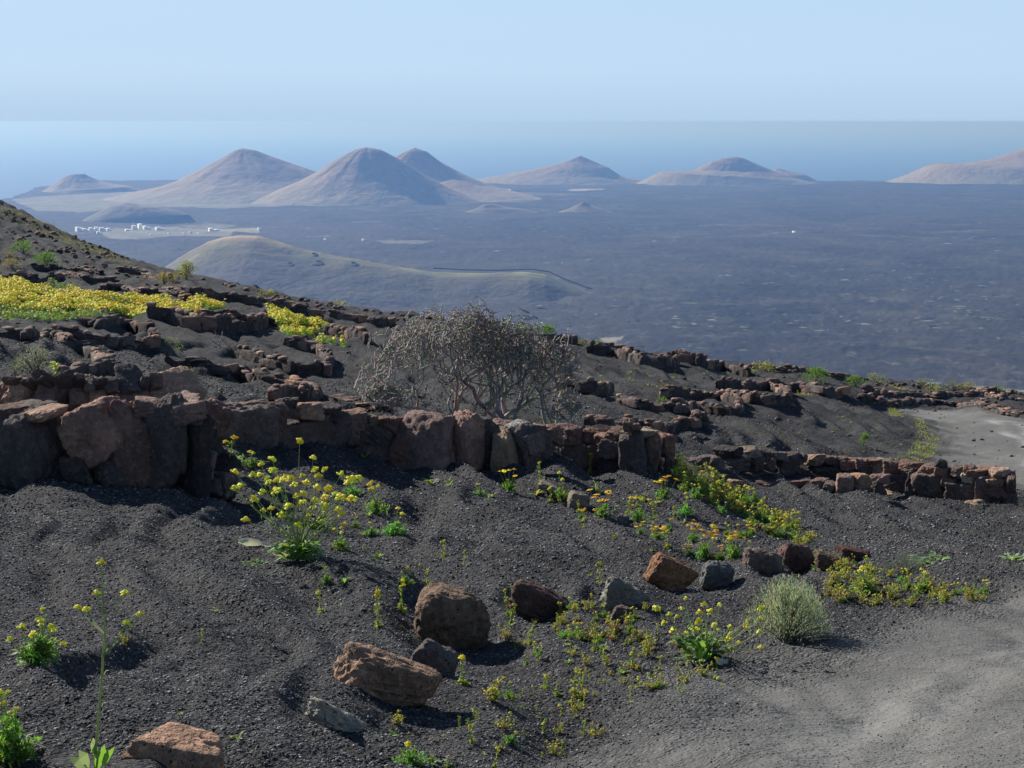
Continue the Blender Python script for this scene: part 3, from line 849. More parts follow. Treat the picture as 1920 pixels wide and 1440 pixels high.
HW = [
 ('hook shaped wall of dark slabs at the left edge, with orange stones in its bend', [(8,632),(50,638),(95,636),(130,648),(160,663),(185,680),(212,698),(165,714),(118,712)], 23, 30),
 ('U shaped wall right of the round grey bush, inside one row behind another', [(105,628),(165,642),(210,651),(255,655),(292,650),(285,630),(240,619),(190,615),(165,612)], 22, 24),
 ('wall of broad dark slabs right below the flower field, above the dead branch', [(282,596),(330,606),(370,617),(400,621),(440,622),(480,620),(497,606)], 28, 34),
 ('thin reddish wall at the right hand tip of the big flower field', [(380,592),(430,592),(480,598),(505,606)], 12, 22),
 ('straight dark wall at the left edge, above the flower field', [(-10,527),(60,529),(112,527)], 17, 22),
 ('short reddish wall crossing the gap above the middle of the flower field', [(188,544),(230,546),(270,551),(300,553),(345,561)], 12, 20),
 ('long dark wall running right from the ochre bush toward the small flower patch', [(290,546),(350,551),(420,562),(470,570),(515,571)], 15, 24),
 ('rough wall just above the small yellow patch', [(515,577),(560,588),(600,599)], 18, 20),
 ('low wall leading from the small yellow patch to the bare shrub', [(620,593),(680,601),(735,607)], 14, 18),
 ('short rough wall at the right end of the small yellow patch', [(612,624),(650,634),(690,643)], 20, 20),
 ('U shaped wall just below the small yellow patch, casting a pointed shadow', [(448,670),(490,684),(535,696),(580,703),(612,702),(618,684),(600,665),(575,657),(545,650)], 24, 28),
 ('long hooked wall between the two left hand hollows, nearest above the middle wall', [(316,682),(350,692),(400,701),(450,705),(500,716),(540,724),(580,734),(594,744),(560,753),(512,756)], 22, 28),
 ('low stub of wall at the lower left of the bare shrub', [(635,749),(670,758),(722,769)], 10, 22),
 ('wall on the skyline under the two bright green bushes', [(950,637),(1000,641),(1045,644),(1081,645)], 18, 18),
 ('short wall with red top right behind the right side of the bare shrub', [(935,656),(990,663),(1030,665),(1057,664)], 20, 18),
 ('long wall with rusty top beside the small green sprig on the skyline', [(1110,661),(1150,669),(1200,682),(1245,689),(1269,686)], 22, 16),
 ('thin back wall on the skyline, directly behind the long rusty topped wall', [(1130,652),(1180,657),(1258,663)], 10, 16),
 ('descending wall on the skyline right of centre, facing the plain', [(1262,674),(1310,684),(1350,694),(1388,704),(1402,706)], 22, 16),
 ('dark wall touching the right edge of the bare shrub', [(1045,729),(1090,737),(1130,739),(1142,737)], 24, 20),
 ('low wall ending in one big red boulder, right of the bare shrub', [(1162,754),(1190,764),(1222,770)], 18, 22),
 ('U shaped wall of orange lit stones, nearest one above the end of the middle wall', [(1100,796),(1135,801),(1165,803),(1220,805),(1270,804),(1303,801),(1307,786),(1285,776),(1245,771)], 20, 18),
 ('U shaped wall with rusty stones behind the nearest U shaped wall', [(1265,767),(1310,771),(1350,777),(1384,778),(1386,762),(1355,749),(1300,747),(1245,747)], 19, 17),
 ('rounded U shaped wall of small red stones, furthest right of the hollows', [(1360,746),(1400,753),(1440,758),(1474,756),(1477,740),(1440,729),(1400,729),(1352,726)], 19, 15),
 ('dark wall below the bright green bush at the right', [(1440,724),(1500,732),(1540,739),(1582,739)], 18, 20),
 ('low stone border along the far side of the road bend', [(1612,752),(1650,757),(1700,757),(1750,757),(1800,763),(1850,769),(1885,777),(1935,788)], 12, 14),
 ('crumbling wall on the slope behind the road bend, left part', [(1620,735),(1680,742),(1740,747)], 9, 14),
 ('crumbling wall behind the road bend with scrub on top', [(1710,738),(1760,746),(1830,743),(1850,733)], 11, 14),
 ('crumbling wall at the right edge behind the road bend', [(1835,738),(1880,749),(1935,758)], 12, 14),
 ('short dark wall on the skyline left of the paler bush', [(1560,701),(1608,708)], 8, 14),
 ('rubble wall hugging the right edge of the skyline', [(1800,724),(1860,731),(1930,742)], 9, 12),
 ('rubble wall on the skyline just right of the descending wall', [(1408,690),(1450,694),(1500,697),(1545,701)], 10, 12),
 ('faint broken wall crossing the upper left slope', [(60,500),(100,503),(150,508),(190,514)], 10, 12),
 ('broken wall below the round green bush at the left', [(110,520),(160,525),(215,530)], 11, 14),
 ('broken wall leading up to the ochre bush on the slope', [(225,510),(270,514),(320,523)], 11, 13),
]
for label, line, h, w in HW:
    hollow_wall(label, line, h, w)

# ---- rubble: loose rocks that can be counted, and the crumbs between them
def loose(px, py, wpx, k, label=None, group='loose rocks strewn over the black hillside', sink=.25):
    p = hit(px, py)
    if p is None: return
    w = wpx / F * p.y
    o = obj('loose_rock', SM[R.randrange(len(SM))], M_STONE, None, p + Vector((0, 0, w * (.35 - sink))), (R.uniform(-.4, .4), R.uniform(-.4, .4), R.uniform(0, 6.3)),
            (w * R.uniform(.8, 1.3), w * R.uniform(.7, 1.1), w * R.uniform(.5, .85)), stc(k))
    tag(o, label, 'rock', group); return o
ROWS = [  # strips of rubble: photo line, half width in px, count, stone px
 ([(350,516),(450,536),(560,560),(640,575),(720,586),(830,598),(960,612),(1060,628)], 8, 78, (6, 14)),
 ([(515,560),(600,578),(700,597),(760,607)], 8, 20, (6, 12)),
 ([(20,482),(70,492),(140,498),(230,508),(320,520)], 9, 20, (6, 11)),
 ([(60,455),(130,468),(200,482)], 13, 9, (6, 11)),
 ([(10,400),(80,424),(150,450),(240,478)], 12, 30, (5, 11)),
 ([(0,440),(60,447),(150,470),(230,492)], 16, 34, (6, 13)),
 ([(1405,690),(1480,694),(1600,706),(1715,722),(1830,732),(1915,742)], 7, 34, (6, 12)),
 ([(1590,716),(1660,728),(1780,738),(1900,750)], 7, 16, (5, 10)),
]
RLABS = ['one of the dark rocks strewn along the skyline between left bushes and bare shrub', 'one of the rocks strewn just below the skyline above the yellow patch', 'one of the rocks strewn between flower field and green bushes at the left',
 'one of the rocks strewn on the smooth slope above the left green bushes', 'one of the small rocks dotting the uppermost left slope', 'one of the rocks strewn across the middle of the upper left slope', 'one of the rocks strewn along the skyline at the right edge', 'one of the rocks strewn between crumbling walls behind the road bend']
for ri, (line, hw, n, (a, b)) in enumerate(ROWS):
    L = [0]
    for p, q in zip(line, line[1:]): L.append(L[-1] + math.dist(p, q))
    for i in range(n):
        t = R.uniform(0, L[-1]); x = np.interp(t, L, [p[0] for p in line]); y = np.interp(t, L, [p[1] for p in line])
        loose(x, y + R.gauss(0, .5) * hw, R.uniform(a, b), R.choice('ggdrrdr'), RLABS[ri], ['rubble on the skyline', 'rubble below the skyline', 'rubble by the green bushes', 'rubble on the smooth slope', 'rubble on the top slope', 'rubble across the upper slope', 'rubble at the right skyline', 'rubble behind the bend'][ri])

def scatter_mesh(name, n, region, size, mat, label=None, seed=1, weight=None, col=None, sub=1, flat=.6):
    """many tiny stones joined in one mesh; region -> (x, y) arrays"""
    rg = np.random.default_rng(seed)
    x, y = region(rg, n)
    z = ground_z(x, y); m = len(x)
    V0, F0 = ico(1) if sub == 1 else (np.array([(1, 0, 0), (-.5, .8, 0), (-.4, -.9, .1), (.1, .1, .9), (0, 0, -.8)], float), np.array([(0, 1, 3), (1, 2, 3), (2, 0, 3), (1, 0, 4), (2, 1, 4), (0, 2, 4)]))
    k = len(V0)
    s = size(rg, x, y)
    sc = rg.uniform(.6, 1.3, (m, 1, 3)) * np.array([1, 1, flat]) * s[:, None, None]
    a = rg.uniform(0, 2 * PI, m); ca, sa = np.cos(a), np.sin(a)
    P = V0[None] * sc * rg.uniform(.7, 1.25, (m, k, 1))
    b = rg.uniform(-.6, .6, m); cb, sb = np.cos(b), np.sin(b)
    P = np.stack([P[..., 0] * cb[:, None] + P[..., 2] * sb[:, None], P[..., 1], -P[..., 0] * sb[:, None] + P[..., 2] * cb[:, None]], -1)
    P = np.stack([P[..., 0] * ca[:, None] - P[..., 1] * sa[:, None], P[..., 0] * sa[:, None] + P[..., 1] * ca[:, None], P[..., 2]], -1)
    P = P + np.stack([x, y, z + s * .15], 1)[:, None]
    Fc = (F0[None] + (np.arange(m) * k)[:, None, None]).reshape(-1, 3)
    me = mesh_np(name, P.reshape(-1, 3), Fc, False)
    o = obj(name, me, mat)
    if col is not None: cattr(me, 'tone', np.repeat(col(rg, m), k, 0))
    o['kind'] = 'stuff'
    if label: o['label'] = label
    return o

def near_region(d0, d1, road=1.0, pw=1.0):
    def f(rg, n):
        ld = rg.uniform(math.log(d0), math.log(d1), n); d = np.exp(ld)
        x = rg.uniform(-.34, .34, n) * d
        r = roadness(x, d); keep = rg.random(n) > r * road * 1.45
        return x[keep], d[keep]
    return f
M_CIN = MT('cinder_grain', .95, .15)
M_CIN.color(M_CIN.attr('tone', 'Color'))
_gt = np.array([(.035, .037, .040), (.070, .072, .076), (.112, .114, .117), (.175, .176, .174), (.24, .235, .22)])
def gcol(rg, m): return _gt[rg.choice(5, m, p=[.34, .22, .19, .17, .08])] * rg.uniform(.8, 1.25, (m, 1))
scatter_mesh('cinder_gravel', 200000, near_region(4.6, 22, 1.15), lambda rg, x, y: (.003 + .0095 * rg.random(len(x)) ** 2.2) * np.clip(y / 9, .75, 1.7), M_CIN.m, 'black cinder gravel covering the bank', 21, col=gcol, sub=0)
_rt = np.array([(.10, .098, .092), (.14, .137, .127), (.19, .185, .17), (.075, .073, .07)])
scatter_mesh('road_grit', 22000, lambda rg, n: (lambda x, y: (x[roadness(x, y) > .45], y[roadness(x, y) > .45]))(*(lambda d: (rg.uniform(-.05, .34, n) * d, d))(np.exp(rg.uniform(math.log(4.6), math.log(12), n)))), lambda rg, x, y: .0018 + .0042 * rg.random(len(x)) ** 3, M_CIN.m, 'fine grit lying on the dirt road', 24, col=lambda rg, m: _rt[rg.choice(4, m, p=[.3, .35, .27, .08])], sub=0)
_gc = np.array([(.06, .055, .052), (.19, .105, .075), (.11, .09, .08)])
scatter_mesh('rubble_crumbs', 1500, lambda rg, n: (lambda d: (rg.uniform(-.31, .31, n) * d, d))(np.exp(rg.uniform(math.log(20), math.log(58), n))), lambda rg, x, y: .012 + .035 * rg.random(len(x)) ** 2.5, M_CIN.m, 'small crumbs of lava on the far slope', 22, col=lambda rg, m: _gc[rg.choice(3, m)], sub=1)

# ---- boulders on the near bank
def boulder(box, label, k, seed, tilt=0, yaw=0, thick=.8, sink=.22, fw=0, **kw):
    x0, y0, x1, y1 = box
    p = hit((x0 + x1) / 2, y1 - (y1 - y0) * .12)
    d = p.y
    w = (x1 - x0) / F * d; h = (y1 - y0) / F * d
    kw.setdefault('pw', 10); kw['rough'] = kw.get('rough', .05) * 1.45; kw.setdefault('planes', 13)
    me = rock_mesh('boulder', seed, 5, **kw); me.materials.append(M_STONE)
    c = at((x0 + x1) / 2, (y0 + y1) / 2 + (y1 - y0) * sink * .3, d + w * thick * .30 - fw)
    t = math.radians(tilt)
    ct, sn = abs(math.cos(t)), abs(math.sin(t))
    W = max((w * ct - h * sn * .8) / max(ct * ct - sn * sn * .64, .3), w * .8) * 1.06; Hh = max((h * ct - w * sn * .8) / max(ct * ct - sn * sn * .64, .3), h * .45) * (1.08 + sink)
    o = obj('boulder', me, M_STONE, None, c, (0, t, math.radians(yaw)), (W, w * thick, Hh), stc(k, .05) if isinstance(k, str) else k)
    tag(o, label, 'boulder', 'boulders lying on the near cinder bank'); return o
boulder((758,1088,934,1230), 'biggest brown boulder on the bank, with a dark cleft across its top', (.24,.16,.105), 331, 20, 10, .8, rough=.06, pits=.12, planes=16, sq=.78, pw=6)
boulder((622,1192,826,1332), 'long boulder with a bright orange top, below left of the biggest one', (.38,.235,.15), 332, 26, 8, .55, rough=.05, pits=.12, planes=4, sq=.74, pw=12)
boulder((766,1190,868,1272), 'grey brown half buried boulder between the two big brown ones', (.17,.14,.12), 303, 30, 0, .7, sink=.35, rough=.06)
boulder((570,1300,694,1384), 'flat pale beige boulder with a round hole, low on the bank', (.50,.44,.34), 304, 32, 15, .5, sink=.3, rough=.09, pits=.25, planes=8)
boulder((230,1370,442,1470), 'flat topped orange block cut by the bottom edge of the photo', (.42,.25,.16), 333, 7, -8, .7, rough=.03, pits=.08, planes=3, sq=.76, pw=18)
boulder((944,1082,1078,1174), 'dark boulder with a reddish left shoulder, right of the biggest one', (.13,.08,.062), 306, 18, 5, .7, rough=.07, pits=.1)
boulder((1118,1072,1212,1156), 'pale grey jagged boulder with lichen, between two darker ones', (.30,.28,.22), 307, 35, 0, .6, rough=.1, pits=.12, planes=7)
boulder((1208,1034,1304,1116), 'pointed orange boulder standing above the pale jagged one', (.32,.165,.085), 308, 30, 12, .65, rough=.06, planes=7)
boulder((1312,1050,1378,1104), 'squat grey boulder right of the pointed orange one', (.21,.20,.175), 310, 10, 0, .7, rough=.08)
boulder((1390,1028,1472,1084), 'rough brown boulder above the silvery bush, left of a pair', (.19,.14,.11), 311, 8, 0, .7, rough=.08, pits=.1)
boulder((1454,1016,1532,1082), 'taller reddish boulder above the silvery bush, right of a pair', (.20,.115,.085), 312, 10, 0, .7, rough=.08, pits=.08)
boulder((1526,1034,1585,1070), 'low rusty boulder just right of the pair above the silvery bush', (.21,.12,.085), 313, 14, 0, .7, rough=.07)
boulder((1565,1022,1634,1056), 'flat dark red slab of rock, rightmost of the row along the road edge', (.17,.09,.07), 314, 12, 0, .6, rough=.05)
boulder((1144,1136,1188,1168), 'little brown boulder below the pale jagged one', (.15,.11,.09), 315, 5, 0, .8, rough=.07)
boulder((1060,918,1107,958), 'small tan boulder under the end of the middle wall', (.30,.24,.17), 316, 20, 0, .8, rough=.06)
boulder((1008,902,1062,930), 'flat tan stone lying in weeds against the foot of the middle wall', (.34,.26,.19), 317, 25, 0, .7, sink=.3, rough=.06)
boulder((1156,964,1182,984), 'small grey stone below the orange flowers on the bank', (.24,.21,.18), 318, 5, 0, .8, rough=.06)
boulder((1330,985,1372,1000), 'thin grey stone half sunk in cinders above the squat grey boulder', (.13,.12,.11), 319, 10, 0, .8, sink=.4, rough=.06)
# ---------------------------------------------------------------- plants
class PB:
    """collects tubes, leaves and flower heads of one plant part"""
    def __init__(s): s.v = []; s.f = []; s.t = []
    def add(s, V, Fc, tone):
        b = len(s.v); s.v += [tuple(p) for p in V]; s.f += [[i + b for i in f] for f in Fc]; s.t += [tone] * len(V)
    def tube(s, pts, r0, r1, tone, k=4):
        V = []; n = len(pts)
        for i, p in enumerate(pts):
            a = pts[max(i - 1, 0)]; b = pts[min(i + 1, n - 1)]; d = (b - a)
            if d.length < 1e-7: d = Vector((0, 0, 1))
            d.normalize(); u = d.orthogonal().normalized(); w = d.cross(u)
            r = r0 + (r1 - r0) * i / (n - 1)
            for j in range(k):
                t = 2 * PI * j / k; V.append(p + u * (r * math.cos(t)) + w * (r * math.sin(t)))
        Fc = [[i * k + j, i * k + (j + 1) % k, (i + 1) * k + (j + 1) % k, (i + 1) * k + j] for i in range(n - 1) for j in range(k)]
        s.add(V, Fc, tone)
    def leaf(s, p, d, l, w, tone, droop=.3, roll=0):
        d = d.normalized(); u = d.cross(Vector((0, 0, 1)))
        if u.length < 1e-4: u = Vector((1, 0, 0))
        u.normalize(); nn = u.cross(d)
        u = u * math.cos(roll) + nn * math.sin(roll)
        m = p + d * l * .5 + Vector((0, 0, l * .06)); e = p + d * l - Vector((0, 0, l * droop))
        q = p + d * l * .22
        s.add([p, q + u * w * .38, q - u * w * .38, m + u * w * .5, m - u * w * .5, e], [[0, 1, 2], [1, 3, 4, 2], [3, 5, 4]], tone)
    def blob(s, c, r, tone, fl=.8):
        V0 = [(1, 0, 0), (.31, .95, 0), (-.81, .59, 0), (-.81, -.59, 0), (.31, -.95, 0), (0, 0, 1), (0, 0, -.8)]
        j = R.uniform(0, 6)
        V = [c + Vector(((x * math.cos(j) - y * math.sin(j)) * r * R.uniform(.75, 1.2), (x * math.sin(j) + y * math.cos(j)) * r * R.uniform(.75, 1.2), z * r * fl + R.uniform(-.2, .2) * r)) for x, y, z in V0]
        s.add(V, [[0, 1, 5], [1, 2, 5], [2, 3, 5], [3, 4, 5], [4, 0, 5], [1, 0, 6], [2, 1, 6], [3, 2, 6], [4, 3, 6], [0, 4, 6]], tone)
    def head(s, c, r, tone):
        """a flower head: a ring of little blossoms round a crown"""
        for i in range(6):
            a = i / 6 * 6.283 + R.random(); s.blob(c + Vector((math.cos(a), math.sin(a), R.uniform(-.5, .3))) * r * .62, r * .42, tuple(x * R.uniform(.8, 1.12) for x in tone))
        s.blob(c + Vector((0, 0, r * .35)), r * .55, tuple(x * .92 for x in tone))
    def daisy(s, c, r, tone, core):
        t = Vector((R.uniform(-.4, .4), R.uniform(-.6, .1), 1)).normalized(); u = t.orthogonal().normalized(); w = t.cross(u)
        V = [c + t * r * .12]; n = 9
        for i in range(n * 2):
            a = PI * i / n; rr = r * (1 if i % 2 == 0 else .72); V.append(c + (u * math.cos(a) + w * math.sin(a)) * rr)
        s.add(V, [[0, i + 1, (i + 1) % (2 * n) + 1] for i in range(2 * n)], tone)
        s.blob(c + t * r * .15, r * .33, core)
    def mesh(s, name, m, smooth=False):
        me = mesh_np(name, np.array(s.v, float) if s.v else np.zeros((0, 3)), s.f, smooth)
        cattr(me, 'tone', np.array(s.t, float).reshape(-1, 3)); me.materials.append(m); return me

def m_leafy(name, trans=.4):
    M = MT(name, .65, .25)
    c = M.attr('tone', 'Color'); n = M.noise(25, 2, .5, M.pos())
    c = M.mix(M.ramp(n, [(.3, .45), (.7, 0.0)]), c, M.mix(1.0, c, (.6, .62, .6), 'MULTIPLY'))
    M.color(c)
    tr = M.t.nodes.new('ShaderNodeBsdfTranslucent'); M.l(M.mix(1.0, c, (1.35, 1.3, .8), 'MULTIPLY'), tr.inputs[0])
    mx = M.t.nodes.new('ShaderNodeMixShader'); mx.inputs[0].default_value = trans
    M.l(M.b.outputs[0], mx.inputs[1]); M.l(tr.outputs[0], mx.inputs[2]); M.l(mx.outputs[0], M.t.nodes['Material Output'].inputs[0])
    return M.m
M_LEAF = m_leafy('leaves'); M_PETAL = m_leafy('petals', .3)
M = MT('bark', .9, .1); M.color(M.mix(M.ramp(M.noise(18, 4, .6, M.pos()), [(.35, .7), (.65, 0.0)]), M.attr('tone', 'Color'), (.10, .092, .082))); M_BARK = M.m

GRN = (.19, .36, .065); GRY = (.27, .35, .19); DGR = (.11, .21, .05); YG = (.36, .42, .08); OCH = (.42, .37, .10); RED = (.36, .15, .07)
YEL = (.90, .80, .05); LEM = (.86, .84, .08); ORA = (.88, .52, .03); STEM = (.30, .36, .17)
def vz(s=1): return Vector((R.gauss(0, 1), R.gauss(0, 1), R.gauss(0, 1))) * s
def bez(a, b, c, n=6): return [a * (1 - t) ** 2 + b * 2 * t * (1 - t) + c * t * t for t in [i / n for i in range(n + 1)]]

def feather(pb, base, w, h, tone, n=None, ll=.045, lw=.006):
    """feathery cut leaves filling a dome w wide, h high"""
    n = n or int(14 + 260 * w)
    for i in range(n):
        a = R.uniform(0, 6.283); el = R.uniform(.15, 1.45); L = R.uniform(.55, 1.0)
        d = Vector((math.cos(a) * math.cos(el) * w * .5, math.sin(a) * math.cos(el) * w * .4, math.sin(el) * h)) * L
        mid = base + d * .5 + Vector((0, 0, .12 * h)); P = bez(base, mid, base + d, 4)
        tn = tuple(x * R.uniform(.75, 1.25) for x in tone)
        pb.tube(P, .0016, .0008, tn, 3)
        for q in P[1:]:
            for k in range(4):
                dd = (d.normalized() * .6 + vz(.65)); pb.leaf(q, dd, ll * R.uniform(.4, 1), lw * R.uniform(.8, 1.5), tn, .1, R.uniform(-1, 1))

def small_plant(kind, seed):
    global R
    keep = R; R = random.Random(seed); pb = PB(); z = Vector((0, 0, 0))
    if kind == 'G':       # feathery green tuft with one or two raised yellow heads (unit: 1 m high, scaled down)
        feather(pb, z, .9, .42, tuple(x * R.uniform(.85, 1.2) for x in GRN), 34, .16, .028)
        for i in range(R.choice((1, 2, 3))):
            e = Vector((R.uniform(-.22, .22), R.uniform(-.2, .2), R.uniform(.65, 1.0))); P = bez(z, Vector((e.x * .3, e.y * .3, e.z * .6)), e, 4)
            pb.tube(P, .016, .010, STEM, 3)
            for q in P[2:4]:
                for k in range(3): pb.leaf(q, vz() + Vector((0, 0, .8)), .13, .03, GRN)
            pb.head(e, .085, R.choice((YEL, LEM, LEM)))
    elif kind == 'Y':     # upright yellow green stalk crowned with flower heads
        for i in range(R.choice((1, 1, 2))):
            e = Vector((R.uniform(-.12, .12), R.uniform(-.1, .1), R.uniform(.8, 1.0))); P = bez(z, Vector((e.x, e.y * .3, e.z * .5)), e, 6)
            pb.tube(P, .022, .014, STEM, 3)
            for q in P[1:]:
                for k in range(4): pb.leaf(q, vz() + Vector((0, 0, .5)), R.uniform(.10, .2), .05, tuple(x * R.uniform(.7, 1.2) for x in (YG if R.random() < .6 else GRN)), .2, R.uniform(-1, 1))
            for k in range(R.choice((1, 2, 3))): pb.head(e + Vector((R.uniform(-.1, .1), R.uniform(-.1, .1), R.uniform(-.1, .02))), .085, R.choice((LEM, YEL, YG)))
        feather(pb, z, .5, .2, YG, 10, .14, .03)
        if R.random() < .4: feather(pb, z, .4, .12, OCH, 8, .12, .04)
    elif kind == 'O':     # several stems of open orange yellow daisies over green leaves
        feather(pb, z, .95, .45, tuple(x * .9 for x in GRN), 26, .17, .035)
        for i in range(R.choice((5, 7, 9))):
            e = Vector((R.uniform(-.45, .45), R.uniform(-.3, .3), R.uniform(.6, 1.0))); P = bez(z, Vector((e.x * .5, e.y * .5, e.z * .4)), e, 4)
            pb.tube(P, .013, .009, STEM, 3); pb.daisy(e, .125, R.choice((ORA, ORA, YEL)), (.75, .40, .03))
    elif kind == 'S':     # seedling
        for i in range(11):
            a = R.uniform(0, 6.28); pb.leaf(z, Vector((math.cos(a), math.sin(a), R.uniform(.3, 1.6))), R.uniform(.5, .95), .16, tuple(x * R.uniform(.7, 1.3) for x in R.choice((GRN, GRY, YG))), .15, R.uniform(-.5, .5))
    elif kind == 'C':     # ochre and red drying weed
        for i in range(16):
            e = Vector((R.uniform(-.5, .5), R.uniform(-.4, .4), R.uniform(.2, .8))); P = bez(z, Vector((e.x * .4, e.y * .4, e.z * .6)), e, 3)
            tn = R.choice((OCH, OCH, YG, OCH, YG, YG, RED)); pb.tube(P, .014, .008, tn, 3)
            for q in P[1:]:
                for k in range(3): pb.leaf(q, vz() + Vector((0, 0, .3)), R.uniform(.1, .2), .06, tuple(x * R.uniform(.7, 1.25) for x in tn), .1, R.uniform(-1, 1))
            if R.random() < .35: pb.head(e, .07, R.choice((YEL, LEM)))
    elif kind == 'P':     # flat grey green rosette of broad leaves
        for i in range(60):
            a = R.uniform(0, 6.28); pb.leaf(Vector((math.cos(a), math.sin(a) * .8, 0)) * R.uniform(0, .6), Vector((math.cos(a), math.sin(a), R.uniform(.2, 1.6))), R.uniform(.25, .55), R.uniform(.10, .18), tuple(x * R.uniform(.8, 1.3) for x in R.choice((GRY, GRY, GRN))), .25, R.uniform(-.5, .5))
    me = pb.mesh({'G': 'weed', 'Y': 'stalk', 'O': 'daisy', 'S': 'seedling', 'C': 'dry_weed', 'P': 'rosette'}[kind], M_LEAF)
    R = keep; return me
LIB = {k: [small_plant(k, 40 + i * 7 + ord(k)) for i in range(n)] for k, n in (('G', 5), ('Y', 5), ('O', 4), ('S', 5), ('C', 5), ('P', 3))}
PNAME = {'G': 'feathery_weed', 'Y': 'yellow_weed', 'O': 'orange_daisy', 'S': 'seedling', 'C': 'drying_weed', 'P': 'leafy_rosette'}
PCAT = {'G': 'plant', 'Y': 'plant', 'O': 'flowers', 'S': 'seedling', 'C': 'plant', 'P': 'plant'}
def put(kind, px, py, hpx, label, group, wide=1.0, p=None):
    p = p or hit(px, py)
    if p is None: return
    h = hpx / F * p.y
    o = obj(PNAME[kind], R.choice(LIB[kind]), M_LEAF, None, p - Vector((0, 0, .004)), (R.uniform(-.12, .12), R.uniform(-.12, .12), R.uniform(0, 6.28)), (h * wide, h * wide, h))
    tag(o, label, PCAT[kind], group); return o

